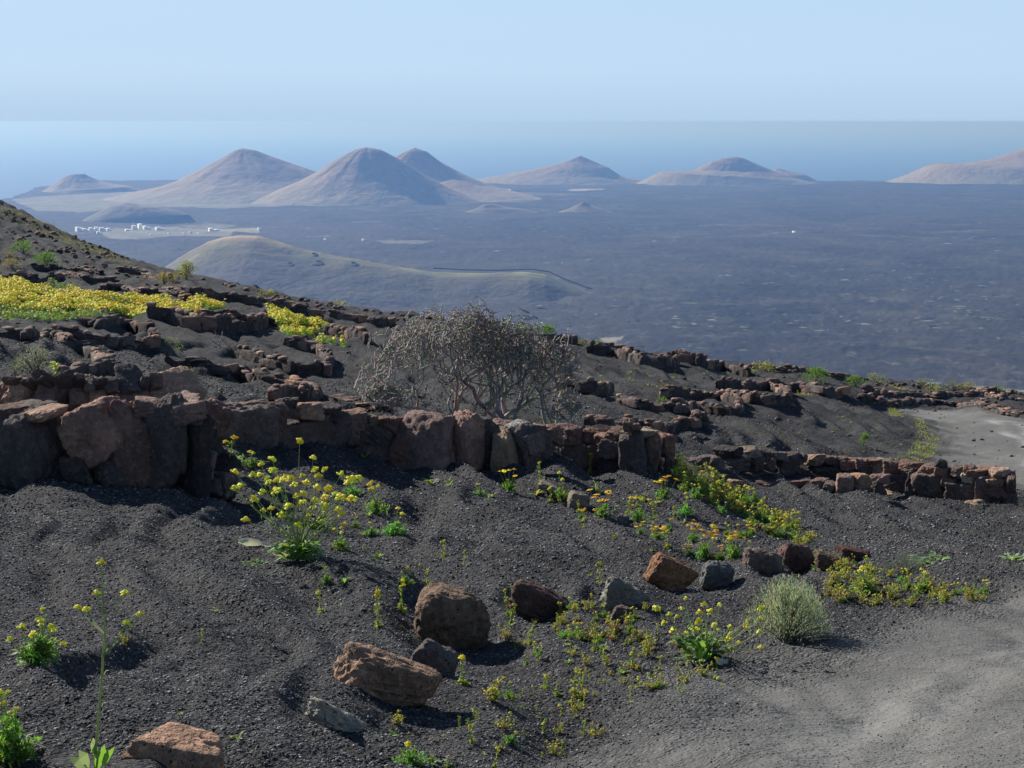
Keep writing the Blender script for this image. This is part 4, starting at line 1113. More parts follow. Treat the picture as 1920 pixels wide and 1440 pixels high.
NAMED = [
 ('G',430,872,52,1.3,'feathery green tuft with a yellow head against the right end of the massive wall'),
 ('G',472,874,30,2.2,'spreading grey green weed under the tan boulder that starts the middle wall'),
 ('G',662,928,36,1.3,'bright green feathery tuft above right of the flowering mustard'),
 ('G',706,962,58,.9,'green tuft with a yellow top, upper of two right of the flowering mustard'),
 ('G',741,1002,50,1.2,'lush green tuft with two knobbly heads, lower of two right of the mustard'),
 ('G',600,992,44,1.2,'feathery green tuft rising inside the flowering mustard'),
 ('G',640,1030,42,1.1,'small green tuft directly right of the mustard leaves'),
 ('O',955,922,44,.8,'bright orange daisies in the shadow at the foot of the middle wall'),
 ('S',683,858,22,1.2,'seedling at the shadow edge under the middle wall slabs'),
 ('S',810,906,20,1.3,'light green seedling just below the big red slab of the middle wall'),
 ('S',842,910,18,1.2,'pale seedling in the shadow line below the big slab'),
 ('G',898,928,26,1.0,'low green weed left of the orange daisies at the wall foot'),
 ('S',918,934,22,1.0,'low green sprout immediately left of the orange daisies'),
 ('Y',1105,888,34,.8,'lone upright weed in front of the grey slab of the right middle wall'),
 ('Y',1015,905,34,.9,'slim weed growing above the flat tan stone'),
 ('G',1052,938,50,.9,'green clump between the flat tan stone and the small tan boulder'),
 ('S',1005,928,20,1.4,'bright seedling beside the dark wall end'),
 ('O',1132,968,46,1.1,'broad clump of orange daisies on the bank, left of the slimmer one'),
 ('S',1120,928,40,.4,'thin grassy sprig above the broad daisy clump'),
 ('O',1198,978,48,.8,'slim clump of orange daisies right of the broad one'),
 ('O',1200,1002,24,.9,'tiny daisies just below the slim clump'),
 ('O',1246,936,42,1.0,'daisy clump near the top of the green verge strip'),
 ('G',1286,966,42,.9,'dark green tuft just right of the uppermost daisy clump'),
 ('G',1254,996,30,.9,'small green tuft below the dark green one'),
 ('Y',1225,1002,22,1.0,'knobbly little weed left of the small green tuft'),
 ('Y',1252,1026,34,1.0,'yellow green weed above the pointed orange boulder'),
 ('O',1300,1018,38,.9,'orange daisies left of the tall orange group over the grey boulder'),
 ('O',1322,1048,56,.8,'tall orange daisies standing over the squat grey boulder'),
 ('O',1376,1046,48,.9,'orange daisies left of the rough brown boulder'),
 ('O',1350,1052,32,.8,'low orange daisies touching the squat grey boulder'),
 ('G',1362,1006,26,1.2,'flat green weed left of its twin in the middle of the bank'),
 ('G',1388,1008,32,.9,'green weed with small red bud, right of its twin'),
 ('Y',833,1042,30,.9,'stubby yellow topped weed alone above the biggest boulder'),
 ('Y',870,1058,24,.8,'tiny yellow weed upper right of the biggest boulder'),
 ('G',760,1094,32,1.2,'green weed at the upper left of the biggest boulder'),
 ('Y',802,1094,30,.8,'yellow headed weed touching the top of the biggest boulder'),
 ('Y',752,1146,62,.7,'tall yellow green weed hugging the left side of the biggest boulder'),
 ('Y',708,1176,66,.6,'slender two tiered yellow weed left of the biggest boulder'),
 ('Y',604,1148,42,.8,'small yellow weed alone on bare cinders below the mustard'),
 ('G',613,1092,34,.8,'small green tuft under the mustard leaves'),
 ('S',645,1094,28,.7,'grey sprout right of the small green tuft'),
 ('S',710,1046,28,.7,'thin sprig on open cinders right of the mustard'),
 ('Y',1124,1094,38,.8,'yellow green weed above the pale jagged boulder'),
 ('Y',868,1284,56,.9,'upright yellow weed beside the half buried boulder'),
 ('C',925,1314,42,1.2,'ochre weed with red base right of the long boulder shadow'),
 ('G',956,1314,46,.8,'green weed beside the ochre one'),
 ('G',1060,1196,28,1.3,'low green weed below the dark red shouldered boulder'),
 ('G',1088,1200,32,1.1,'light green weed at the start of the dark boulder shadow'),
 ('S',1016,1164,30,.9,'single green fern-like leaf against the dark boulder'),
 ('Y',380,1202,24,.8,'tiny lone yellow weed in the middle of bare cinders at the left'),
 ('S',403,1146,16,.9,'minute green sprout above the tiny lone yellow weed'),
 ('C',233,1210,26,.8,'small wine red weed beside the tall mustard stalk'),
 ('G',770,1436,70,1.0,'green weed with yellow buds cut by the bottom edge'),
 ('P',810,1432,34,1.2,'bright green broad leaved weed at the bottom edge'),
 ('Y',884,1392,40,.9,'yellow headed weed near the bottom, left of the green one'),
 ('G',958,1392,34,1.1,'green weed near the bottom, right of the yellow headed one'),
 ('Y',928,1438,40,.9,'yellow weed at the bottom edge right of the broad leaved one'),
 ('S',445,1385,26,1.0,'faint pale sprout above the orange block'),
 ('S',337,1340,20,.7,'very small sprout left of the flat beige boulder'),
 ('G',1730,1108,42,1.1,'weed with bright orange heads where the bank meets the road'),
 ('G',1846,1112,24,1.6,'flat green weed on the road edge, furthest right'),
 ('P',1752,1052,22,2.2,'pale silvery creeping plant on the road edge'),
 ('P',1892,1048,20,2.4,'pale creeping plant at the right edge of the photo'),
 ('G',1622,1110,50,1.5,'large feathery weed with a reddish base right of the silvery bush'),
 ('P',488,1058,24,1.6,'flat rosette of large grey green leaves left below the mustard'),
 ('P',1300,1235,30,1.4,'leafy rosette at the foot of the right hand mustard'),
]
for k, px, py, h, wd, lab in NAMED: put(k, px, py, h * 1.18, lab, None, wd * 1.05)
def region_put(poly, n, kinds, h0, h1, label, group, wide=(.8, 1.3)):
    xs = [p[0] for p in poly]; ys = [p[1] for p in poly]; c = 0
    while c < n:
        x, y = R.uniform(min(xs), max(xs)), R.uniform(min(ys), max(ys))
        if not inpoly(poly, np.array([x]), np.array([y]))[0]: continue
        k = R.choice(kinds); put(k, x, y, R.uniform(h0, h1) * (.7 if k in 'SP' else 1), label[k] if isinstance(label, dict) else label, group, R.uniform(*wide)); c += 1
LB = {'G': 'one of the little feathery green weeds sprinkled over the lower cinder bank', 'Y': 'one of the little upright yellow weeds sprinkled over the lower cinder bank', 'C': 'one of the little ochre drying weeds sprinkled over the lower cinder bank',
      'S': 'one of the tiny seedlings sprinkled over the lower cinder bank', 'O': 'orange flower on the lower cinder bank', 'P': 'leafy rosette on the lower cinder bank'}
region_put([(935,1120),(1120,1130),(1240,1150),(1300,1250),(1420,1260),(1330,1300),(1180,1320),(1080,1330),(1000,1280),(930,1200)], 120, 'YYCCSGYC', 13, 38, LB, 'small weeds sprinkled over the near bank')
region_put([(700,1330),(1000,1290),(1120,1330),(1150,1400),(1040,1440),(740,1440)], 46, 'YGSSCY', 12, 34, LB, 'small weeds sprinkled over the near bank')
region_put([(600,1000),(1180,1010),(1200,1140),(930,1110),(700,1200),(560,1150)], 16, 'SSYS', 9, 18, LB, 'small weeds sprinkled over the near bank')
LM = {k: 'one of the small weeds and orange flowers dotting the upper bank below the wall ends' for k in 'GYCOSP'}
region_put([(990,925),(1250,935),(1420,1005),(1400,1060),(1200,1035),(1080,985)], 34, 'OYGSSGY', 14, 34, LM, 'small weeds of the upper bank')
region_put([(560,900),(760,930),(780,1010),(680,1020),(600,1000)], 10, 'GGSY', 14, 34, {k: 'one of the small green weeds right around the big flowering mustard' for k in 'GYS'}, 'small weeds round the mustard')
LV = {k: 'one of the dense yellow green weeds lining the diagonal verge below the right hand wall' for k in 'GYCOSP'}
region_put([(1262,872),(1330,900),(1400,935),(1470,975),(1505,1008),(1480,1018),(1400,985),(1330,950),(1270,915)], 100, 'YGGGYGC', 20, 42, LV, 'weeds of the diagonal verge')
LR = {k: 'one of the low weeds crowding the road edge right of the silvery bush' for k in 'GYCOSP'}
region_put([(1490,1000),(1560,1040),(1680,1085),(1860,1112),(1840,1128),(1700,1138),(1600,1135),(1545,1120),(1560,1085),(1480,1045)], 105, 'CCYCGYCS', 14, 36, LR, 'weeds of the road edge')
LF = {k: 'one of the far small weeds dotted over the black slope behind the walls' for k in 'GYCOSP'}
region_put([(1050,690),(1400,690),(1440,715),(1340,735),(1250,745),(1060,700)], 26, 'SSSC', 6, 12, LF, 'far weeds on the black slope')
region_put([(1480,770),(1600,765),(1720,830),(1700,850),(1500,860)], 14, 'SSS', 6, 12, LF, 'far weeds on the black slope')

# ---- flowering mustards: every flower head stands where it does in the photo
def mustard(base, heads, label, rpx=8.5, depth=.28, stems=8, tone=LEM, leaves=30, leaf=.10, seed=1, tall=None):
    p = hit(*base); d0 = p.y
    root = empty('mustard_plant', p, label, 'plant', 'flowering mustards on the near bank')
    rr = random.Random(seed)
    H = []
    for i, (x, y) in enumerate(heads):
        q = at(x, y, d0 + rr.uniform(-depth, depth)) - p
        g = gz(q.x + p.x, q.y + p.y) - p.z + .02
        if q.z < g:                                     # keep heads above the ground: step nearer the camera
            for k in range(40):
                q = at(x, y, d0 - .02 * k) - p
                if q.z > gz(q.x + p.x, q.y + p.y) - p.z + .02: break
        H.append(q)
    H.sort(key=lambda q: math.atan2(q.x, q.z + .05))
    pb = PB(); n = max(1, len(H) // stems)
    for i in range(0, len(H), n):
        g = H[i:i + n]; c = sum(g, Vector()) / len(g) * .62; c.z = max(c.z, .03)
        b = Vector((rr.uniform(-.02, .02), rr.uniform(-.02, .02), -.01))
        P = bez(b, Vector((c.x * .25, c.y * .25, c.z * .75)), c, 7); pb.tube(P, .0042, .003, STEM, 5)
        for q in P[2:]: pb.leaf(q, vz() + Vector((0, 0, .5)), .035, .010, GRN)
        for q in g:
            s0 = P[rr.choice((3, 4, 5, 6, 7))]; mid = s0.lerp(q, .5) + Vector((rr.uniform(-.02, .02), 0, -.02)); Q = bez(s0, mid, q, 6)
            pb.tube(Q, .0026, .0016, tuple(x * rr.uniform(.85, 1.2) for x in STEM), 4)
            for qq in Q[2:5]:
                if rr.random() < .5: pb.leaf(qq, vz() + Vector((0, 0, .6)), .022, .006, GRN)
    obj('stem', pb.mesh('stems', M_LEAF), M_LEAF, root)
    lv = PB()
    for i in range(leaves):
        a = rr.uniform(0, 6.28); L = leaf * rr.uniform(.5, 1.2)
        s0 = Vector((math.cos(a) * rr.uniform(0, leaf), math.sin(a) * rr.uniform(0, leaf) * .6, rr.uniform(0, leaf * .7)))
        lv.leaf(s0, Vector((math.cos(a), math.sin(a), rr.uniform(.0, 1.0))), L, L * rr.uniform(.32, .5), tuple(x * rr.uniform(.8, 1.3) for x in rr.choice((GRN, GRY, DGR))), .25, rr.uniform(-.5, .5))
    obj('leaves', lv.mesh('leaves', M_LEAF), M_LEAF, root)['kind'] = 'stuff'
    r = rpx * 1.22 / F * d0
    fm = []
    for k in range(4):
        f = PB(); f.head(Vector((0, 0, 0)), r, tone); fm.append(f.mesh('flower', M_PETAL))
    for q in H: obj('flower', rr.choice(fm), M_PETAL, root, q, (rr.uniform(-.5, .5), rr.uniform(-.5, .5), rr.uniform(0, 6)), [rr.uniform(.65, 1.15)] * 3)
    return root
M1 = [(425,817),(562,827),(587,858),(510,861),(490,870),(512,882),(440,885),(591,880),(609,880),(534,893),(474,890),(486,891),(500,897),(522,900),(530,900),(567,892),(575,905),(597,893),(640,889),(660,898),(674,897),(551,908),(440,915),(450,912),(492,922),(517,920),(569,925),(595,914),(616,915),(697,917),(637,932),(645,936),(660,935),(475,934),(480,938),(566,944),(591,937),(609,932),(585,951),(608,948),(494,957),(508,953),(461,974),(579,967),(635,955),(640,965),(527,965),(646,983),(503,905),(545,897),(557,930),(628,925),(540,950),(600,975),(655,905),(560,985)]
mustard((560,1048), M1[1:], 'big sprawling mustard with dozens of yellow heads between the massive wall and the boulders', stems=12, leaves=90, leaf=.105, seed=5)
M2 = [(1286,1122),(1320,1133),(1350,1134),(1311,1148),(1278,1141),(1231,1141),(1255,1152),(1270,1156),(1428,1141),(1428,1159),(1402,1164),(1425,1184),(1427,1214),(1400,1175),(1370,1188),(1348,1181),(1366,1198),(1372,1216),(1362,1222),(1331,1147),(1297,1178),(1306,1181),(1325,1188),(1369,1175),(1339,1172),(1287,1187),(1245,1168),(1262,1182),(1310,1165),(1385,1205)]
mustard((1322,1232), M2, 'sprawling mustard with yellow heads beside the silvery bush at the road edge', stems=8, leaves=46, leaf=.10, seed=6, rpx=7)
mustard((72,1244), [(80,1142),(75,1163),(41,1175),(62,1188),(100,1182),(18,1198),(118,1208),(77,1172),(96,1176)], 'bushy green mustard with a few yellow heads at the lower left edge', stems=5, leaves=40, leaf=.05, seed=7, rpx=8, depth=.1)
mustard((20,1420), [(15,1297),(5,1320),(20,1336),(8,1380),(30,1330),(-8,1340),(2,1300)], 'lush green mustard cut by the bottom left corner', stems=4, leaves=40, leaf=.06, seed=8, rpx=8, depth=.08)
for bx, by, wp, hp, nm in ((72,1246,96,62,'a'), (22,1432,130,100,'b')):
    p = hit(bx, by); s = p.y / F; pb = PB(); feather(pb, Vector((0, 0, 0)), wp * s, hp * s, GRN, 70, .028, .005)
    o = obj('feathery_foliage', pb.mesh('feathery_leaves', M_LEAF), M_LEAF, None, p)
    tag(o, 'feathery green leaves spreading round the foot of the ' + ('bushy mustard at the lower left edge' if nm == 'a' else 'mustard in the bottom left corner'), 'plant')

def tall_mustard():
    p = hit(178, 1452); d = p.y
    root = empty('mustard_plant', p, 'single tall thin mustard stalk with five yellow heads rising at the bottom left', 'plant', 'flowering mustards on the near bank')
    L = lambda x, y, k=0: at(x, y, d + k) - p
    main = [Vector((0, 0, 0)), L(180,1400), L(186,1330), L(191,1270), L(193,1230), L(197,1190), L(195,1150), L(193,1110), L(191,1080), L(190,1060)]
    pb = PB(); pb.tube(main, .0040, .0022, STEM, 6)
    heads = [(190,1054,main[9],0), (181,1111,main[6],.02), (234,1112,main[6],-.03), (237,1168,main[4],-.05), (263,1152,main[4],.05), (147,1139,main[5],.12), (162,1143,main[5],.1)]
    for x, y, s0, k in heads[1:]:
        e = L(x, y, k); pb.tube(bez(s0, s0.lerp(e, .6) + Vector((0, 0, -.012)), e, 6), .0024, .0017, STEM, 4)
    for q, sgn in ((main[2], 1), (main[3], 1), (main[1], -1), (main[4], 1)): pb.leaf(q, Vector((sgn * .6, -.2, .9)), .04, .012, GRY)
    obj('stem', pb.mesh('stalk', M_LEAF), M_LEAF, root)
    lv = PB()
    for x, y, l, w in ((175,1390,.05,.022),(160,1432,.06,.03),(200,1428,.07,.03),(185,1440,.08,.04),(150,1440,.06,.03),(178,1395,.035,.02)):
        q = L(x, y); lv.leaf(q * .6, q + Vector((0, 0, .02)), l, w, R.choice((GRN, GRN, GRY)), .1, .6)
    obj('leaves', lv.mesh('leaves', M_LEAF), M_LEAF, root)['kind'] = 'stuff'
    for x, y, s0, k in heads:
        f = PB(); f.head(Vector((0, 0, 0)), 10 / F * d, LEM); obj('flower', f.mesh('flower', M_PETAL), M_PETAL, root, L(x, y, k))
tall_mustard()

# ---- bushes
def bush(px, py, wpx, hpx, label, tone, n=900, leaf=.055, lw=.022, name='green_bush', group='bushes on the black hillside', up=.5, dens=1.0, stems=14, tones=None, p=None):
    p = p or hit(px, py); s = p.y / F; w, h = wpx * s, hpx * s
    root = empty(name, p, label, 'bush', group)
    st = PB(); lv = PB(); leaf = leaf * (w / 1.2) ** .5 if w < 3 else leaf
    tips = []
    for i in range(stems):
        a = R.uniform(0, 6.28); el = R.uniform(.25, 1.5)
        e = Vector((math.cos(a) * math.cos(el) * w * .46, math.sin(a) * math.cos(el) * w * .42, math.sin(el) * h * R.uniform(.8, 1.0)))
        P = bez(Vector((0, 0, -.01)), Vector((e.x * .35, e.y * .35, e.z * .7)), e, 5); st.tube(P, .012 * w, .004 * w, (.20, .18, .13), 4)
        tips.append((e, R.uniform(.14, .30) * w))
    for i in range(n):
        e, r = R.choice(tips); c = e * R.uniform(.72, 1.0) + vz(r * .45); c.z = max(c.z, .01 * h)
        if (c.x / (w * .54)) ** 2 + (c.y / (w * .54)) ** 2 + (c.z / (h * 1.06)) ** 2 > 1: c *= .8
        d = c.normalized() * .7 + vz(.5) + Vector((0, 0, up)); tn = R.choice(tones) if tones else tone
        lv.leaf(c, d, leaf * R.uniform(.5, 1.2), lw * R.uniform(.7, 1.4) * (leaf / .055), tuple(x * R.uniform(.65, 1.3) for x in tn), .15, R.uniform(-1, 1))
    obj('branches', st.mesh('branches', M_BARK), M_BARK, root)
    obj('foliage', lv.mesh('foliage', M_LEAF), M_LEAF, root)['kind'] = 'stuff'
    return root
BG = (.14, .26, .05); OG = (.25, .22, .08); PGR = (.24, .27, .13)
bush(87,506,66,32,'round bright green bush, lower of the two at the left edge of the slope', BG, 900)
bush(44,476,56,24,'bright green bush, upper of the two at the left edge of the slope', BG, 700)
bush(350,524,58,34,'bush with yellowish shoots standing out on the skyline of the left slope', (.17, .24, .06), 900, tones=[(.17,.24,.06),(.30,.28,.10)])
bush(308,534,54,22,'flat ochre scrub beside the skyline bush at the left', OG, 500)
bush(22,503,50,18,'brownish ochre scrub at the left edge under the two green bushes', OG, 400)
bush(16,487,24,14,'tiny brown scrub at the very left edge beside the upper green bush', OG, 200)
bush(176,602,38,20,'round grey green bush under the middle of the flower field', (.16,.22,.12), 500)
bush(980,612,42,16,'left one of the two bright green bushes on the skyline near the centre', BG, 600)
bush(1022,618,56,22,'right one of the two bright green bushes on the skyline near the centre', BG, 800)
bush(1122,648,26,16,'small green sprig on the skyline at the start of the rusty topped wall', BG, 300)
bush(1094,634,26,10,'low olive scrub on the skyline left of the small green sprig', OG, 250)
bush(1530,716,58,26,'bright green bush above the dark wall, left of a smaller one at the right', BG, 900)
bush(1604,724,46,20,'smaller bright green bush right of the brighter one near the road bend', BG, 650)
bush(1619,836,26,26,'single little green bush on the bare black slope left of the road bend', BG, 500)
bush(1640,706,48,16,'pale olive scrub on the skyline behind the two green bushes', PGR, 450)
bush(1430,696,60,14,'low mossy scrub on the skyline above the right hand hollows', OG, 450, tones=[OG, YG])
bush(1735,716,46,13,'pale scrub on the skyline above the road bend', PGR, 350)
bush(1786,722,40,12,'grey green scrub on the skyline near the right edge', (.17,.20,.14), 300)
bush(1752,738,60,14,'wide dry scrub between two crumbling walls behind the bend', PGR, 400)
bush(1815,736,50,18,'dry brownish scrub behind the road bend at the right', (.27,.24,.14), 400)
bush(1875,726,40,10,'flat scrub at the right end of the skyline', PGR, 250)
bush(810,592,36,12,'olive scrub on the skyline above the top of the bare shrub', OG, 300)
bush(500,556,44,10,'low moss coloured scrub on the skyline below the crater hill', OG, 300, tones=[OG, YG])
bush(635,572,50,10,'second patch of mossy scrub on the skyline further right', OG, 280, tones=[OG, YG])
bush(66,708,92,62,'airy weed bush with pale seed heads in the hollow at the left', (.26,.30,.16), 800, leaf=.03, lw=.012, stems=26)
bush(322,662,50,30,'faint light green tuft of grass right of the U shaped wall at the left', (.26,.31,.12), 300, leaf=.05, lw=.008, stems=8)
bush(355,705,44,16,'low spiky weed in the shadow of the long hooked wall', (.24,.28,.13), 200, leaf=.04, lw=.01)
bush(28,706,40,30,'dark twiggy weed at the left edge beside the pale seed heads', (.13,.15,.07), 260, leaf=.03)
bush(1474,1208,176,128,'big silvery green bush of fine twigs at the road edge', (.33,.40,.25), 5200, leaf=.040, lw=.0052, name='silvery_bush', group=None, up=.9, stems=60, tones=[(.33,.40,.25),(.27,.35,.20),(.40,.44,.30)])
bush(1694,1080,84,40,'dark grey green tangled bush lying on the road edge', (.13,.17,.12), 1200, leaf=.035, lw=.006, name='tangled_bush', group=None, stems=30)
bush(1240,754,24,10,'little light green weed behind the big red boulder of a hollow', BG, 150)

# ---- masses nobody would count
def mass(name, label, polys, n, hh, rflow, tones, leaf_t, nleaf, seed):
    rg = random.Random(seed); pb = PB(); c = 0
    W = []
    for poly in polys:
        q = [hit(x, y) for x, y in poly]; W.append([(v.x, v.y) for v in q])
    areas = [abs(sum(a[0] * b[1] - b[0] * a[1] for a, b in zip(w, w[1:] + w[:1]))) for w in W]
    pts = []
    tot = sum(areas)
    for w, ar in zip(W, areas):
        k = int((n + nleaf) * ar / tot); xs = [a[0] for a in w]; ys = [a[1] for a in w]
        rgn = np.random.default_rng(seed); x = rgn.uniform(min(xs), max(xs), k * 6); y = rgn.uniform(min(ys), max(ys), k * 6)
        m = inpoly(w, x, y) & (fbm(x * 1.1, y * 1.1, 2, 77) > -.25 - .4 * rgn.random(len(x)))
        x, y = x[m][:k], y[m][:k]; z = ground_z(x, y); pts += list(zip(x, y, z))
    random.Random(2).shuffle(pts)
    f = n / (n + nleaf)
    for x, y, z in pts:
        h = hh * rg.uniform(.55, 1.1) * (1 + .9 * float(perlin(x * 1.5, y * 1.5, 78)))
        if rg.random() < f: pb.blob(Vector((x, y, z + h)), rflow * rg.uniform(.4, 1.25), tuple(v * rg.uniform(.8, 1.1) for v in rg.choice(tones)), .55)
        else:
            q = Vector((x, y, z + h * rg.uniform(0, .55))); pb.leaf(q, vz() + Vector((0, 0, 1)), hh * .8, hh * .22, tuple(v * rg.uniform(.7, 1.2) for v in leaf_t), .1, rg.uniform(-1, 1))
    o = obj(name, pb.mesh(name, M_PETAL), M_PETAL); o['kind'] = 'stuff'; o['label'] = label; return o
mass('yellow_flowers', 'carpet of yellow flowers filling the terrace at the left', [[(-10,529),(60,541),(110,550),(180,558),(240,563),(330,569),(410,575),(424,580),(380,588),(280,591),(200,586),(120,588),(-10,582)]], 10500, .11, .026, [YEL, YEL, (.92,.76,.03), LEM], GRN, 3600, 3)
mass('yellow_flowers', 'yellow flowers spilling between walls above the centre left hollow', [[(498,586),(530,592),(570,603),(614,614),(618,624),(590,626),(562,642),(540,634),(520,618),(504,602)], [(205,586),(255,592),(240,596),(205,592)], [(590,642),(632,640),(630,648),(595,650)], [(640,646),(652,646),(650,650),(640,650)], [(98,700),(112,702),(108,708),(96,706)]], 2800, .10, .024, [YEL, YEL, LEM], GRN, 2600, 4)
mass('green_undergrowth', 'green undergrowth fringing the lower edge of the flower field', [[(-10,584),(60,590),(130,592),(200,590),(150,602),(60,604),(-10,596)], [(90,530),(140,534),(130,540),(90,536)]], 250, .10, .024, [LEM, YEL], (.15,.24,.07), 2600, 5)
mass('yellow_verge', 'yellow green ground cover along the inner side of the road bend', [[(1700,778),(1736,797),(1762,820),(1758,846),(1740,867),(1690,870),(1664,866),(1700,852),(1716,832),(1722,808)], [(1668,764),(1700,779),(1694,782),(1664,768)]], 500, .04, .013, [(.42,.42,.09), (.50,.48,.08)], (.30,.34,.09), 5200, 6)
mass('mossy_skyline', 'ochre moss and scrub edging the skyline of the upper left slope', [[(-10,384),(60,404),(130,442),(220,480),(250,492),(120,455),(40,420),(-10,402)]], 300, .07, .022, [OCH, YG], (.26,.25,.09), 3500, 8)
mass('mossy_ground_cover', 'patches of mossy green ground cover between the far walls', [[(1215,720),(1270,730),(1250,734),(1212,726)], [(1665,722),(1705,726),(1700,732),(1670,728)], [(1480,738),(1530,741),(1520,744)], [(500,560),(560,566),(520,566)], [(1240,756),(1262,758),(1258,764),(1240,762)]], 200, .04, .015, [YEL, LEM], (.30,.32,.08), 1500, 7)
# ---------------------------------------------------------------- the bare shrub behind the middle wall
def bare(name, label, roots, env, seed, levels=7, r0=.022, n0=6, reach=.40, LIM=2000, wood=(.42, .39, .33)):
    """roots: photo pixels of stem bases; env: (px centre, py base, half width px, height px) of the dome the twigs fill"""
    rg = random.Random(seed)
    d0 = 18.3
    s = d0 / F
    p0 = Vector((at(roots[0][0], 790, d0).x, d0, gz(at(roots[0][0], 790, d0).x, d0)))
    root = empty(name, p0, label, 'shrub', 'leafless shrubs behind the middle wall')
    ecx, eby, ehw, eh = env
    C = at(ecx, eby, d0) - p0; C.z = 0
    rx, rzz, ry = ehw * s, float(ray(ecx, eby - eh)[1]) * d0 - p0.z, ehw * s * .55
    tiers = [PB(), PB(), PB()]
    cnt = 0; cap = 0
    def inside(q):
        return ((q.x - C.x) / rx) ** 2 + ((q.y - C.y) / ry) ** 2 + (max(q.z, 0) / rzz) ** 2
    def grow(p, d, r, lev):
        nonlocal cnt, cap
        L = reach * (.80 ** lev) * rg.uniform(.55, 1.15); n = 5
        P = [p]; q = p.copy(); dd = d.normalized(); ends = []
        for i in range(n):
            dd = (dd + Vector((rg.gauss(0, .24), rg.gauss(0, .24), rg.gauss(.09, .22)))).normalized()
            v = inside(q + dd * L / n)
            if v > 1.0:
                if rg.random() < .2 or v > 1.5: dd = (dd + (C + Vector((0, 0, rzz * .5)) - q).normalized() * .8).normalized()
                if v > 1.9: break
            if q.z + dd.z * L / n < .03: dd.z = abs(dd.z) + .2
            q = q + dd * L / n; P.append(q.copy()); ends.append((q.copy(), dd.copy()))
        if len(P) < 2: return
        r1 = max(r * .76, .0052)
        cnt += 1
        tier = 0 if lev < 2 else (1 if lev < 4 else 2)
        t = tuple(x * rg.uniform(.75, 1.2) for x in wood)
        tiers[tier].tube(P, r, r1, t, 6 if lev < 2 else (4 if lev < 4 else 3))
        if lev >= levels or cnt > cap: return
        k = rg.choice((2, 2, 3)) if lev < 5 else rg.choice((1, 2))
        for i in range(k):
            e, ed = ends[-1] if i == 0 else rg.choice(ends[1:] or ends)
            ang = Vector((rg.gauss(0, .75), rg.gauss(0, .75), rg.gauss(.32, .5)))
            grow(e, ed + ang, max(r1 * rg.uniform(.7, .95), 0.0054), lev + 1)
    for (px, dx, dz) in roots:
        cap += LIM / len(roots)
        b = Vector((at(px, 790, d0).x, d0 + rg.uniform(-.15, .25), 0)); b.z = gz(b.x, b.y) - .03; b = b - p0
        for i in range(n0 if dx is None else 1):
            a = rg.uniform(0, 6.28)
            d = Vector((math.cos(a), math.sin(a) * .6, rg.uniform(.3, 1.3))) if dx is None else Vector((dx, rg.uniform(-.2, .2), dz))
            grow(b, d, r0 * rg.uniform(.7, 1.1), 0)
    for nm, pb in zip(('trunk', 'branches', 'twigs'), tiers):
        if pb.v:
            o = obj(nm, pb.mesh(nm, M_BARK, True), M_BARK, root)
            if nm != 'trunk': o['kind'] = 'stuff'
    return cnt
bare('bare_shrub', 'wide dense leafless shrub with tangled grey twigs behind the middle wall', [(870,-1,.8),(855,-.5,.9),(880,.5,1),(830,-1.1,.5),(895,.8,.8),(850,.1,1.2),(800,-1,.6),(780,-.4,.9),(920,.3,1.2),(935,.9,.7),(760,-.9,.5)], (868,790,190,196), 4, levels=7, reach=.46)
bare('bare_shrub', 'leafless bush with a thick dark trunk, in the middle of the tangle', [(948,-.35,1.1),(952,.3,1.2),(960,.7,.9),(940,-.8,.9)], (940,790,112,186), 9, levels=6, reach=.46, r0=.034, wood=(.36, .335, .29))
bare('bare_shrub', 'slim leafless stem with upturned forks at the right of the tangle', [(1042,-.02,1.4),(1044,.1,1.3),(1030,-.5,1)], (1040,790,52,150), 12, levels=5, r0=.020, reach=.5)
bare('bare_shrub', 'low fringe of dead twigs right of the slim forked stem', [(1062,.5,.7),(1070,-.4,.8),(1080,.6,.5),(1055,.2,1)], (1066,790,44,62), 15, levels=5, r0=.012, reach=.25)
bare('bare_shrub', 'low creeping dead branches at the left foot of the tangle', [(740,-1,.25),(730,-.8,.5),(752,-.9,.3)], (722,790,60,60), 19, levels=4, r0=.013, reach=.35)

def stick(px, py, pts, label, r=.010, tone=(.42, .40, .34)):
    p = hit(px, py); s = p.y / F; pb = PB()
    for line in pts:
        P = [Vector(((x - px) * s, 0.02 * i, (py - y) * s)) for i, (x, y) in enumerate(line)]
        pb.tube(P, r, r * .4, tone, 5)
    o = obj('dead_branch', pb.mesh('dead_branch', M_BARK, True), M_BARK, None, p); tag(o, label, 'branch', 'dead branches stuck in the black cinders')
stick(414,652, [[(414,652),(408,635),(402,619)],[(411,645),(416,632),(417,621)],[(412,648),(398,640),(393,634)]], 'pale forked dead branch below the wall of broad dark slabs')
stick(650,682, [[(640,684),(650,672),(656,662)]], 'single pale twig left of the bare shrub', .007)
stick(1196,738, [[(1202,742),(1194,732),(1188,726)],[(1180,740),(1190,735),(1200,733)],[(1165,730),(1160,722),(1162,714)]], 'fan of dry stalks behind the low wall with the red boulder', .007)
stick(1110,742, [[(1075,740),(1078,728),(1080,722)]], 'short dry stalk right of the slim forked stem', .006)

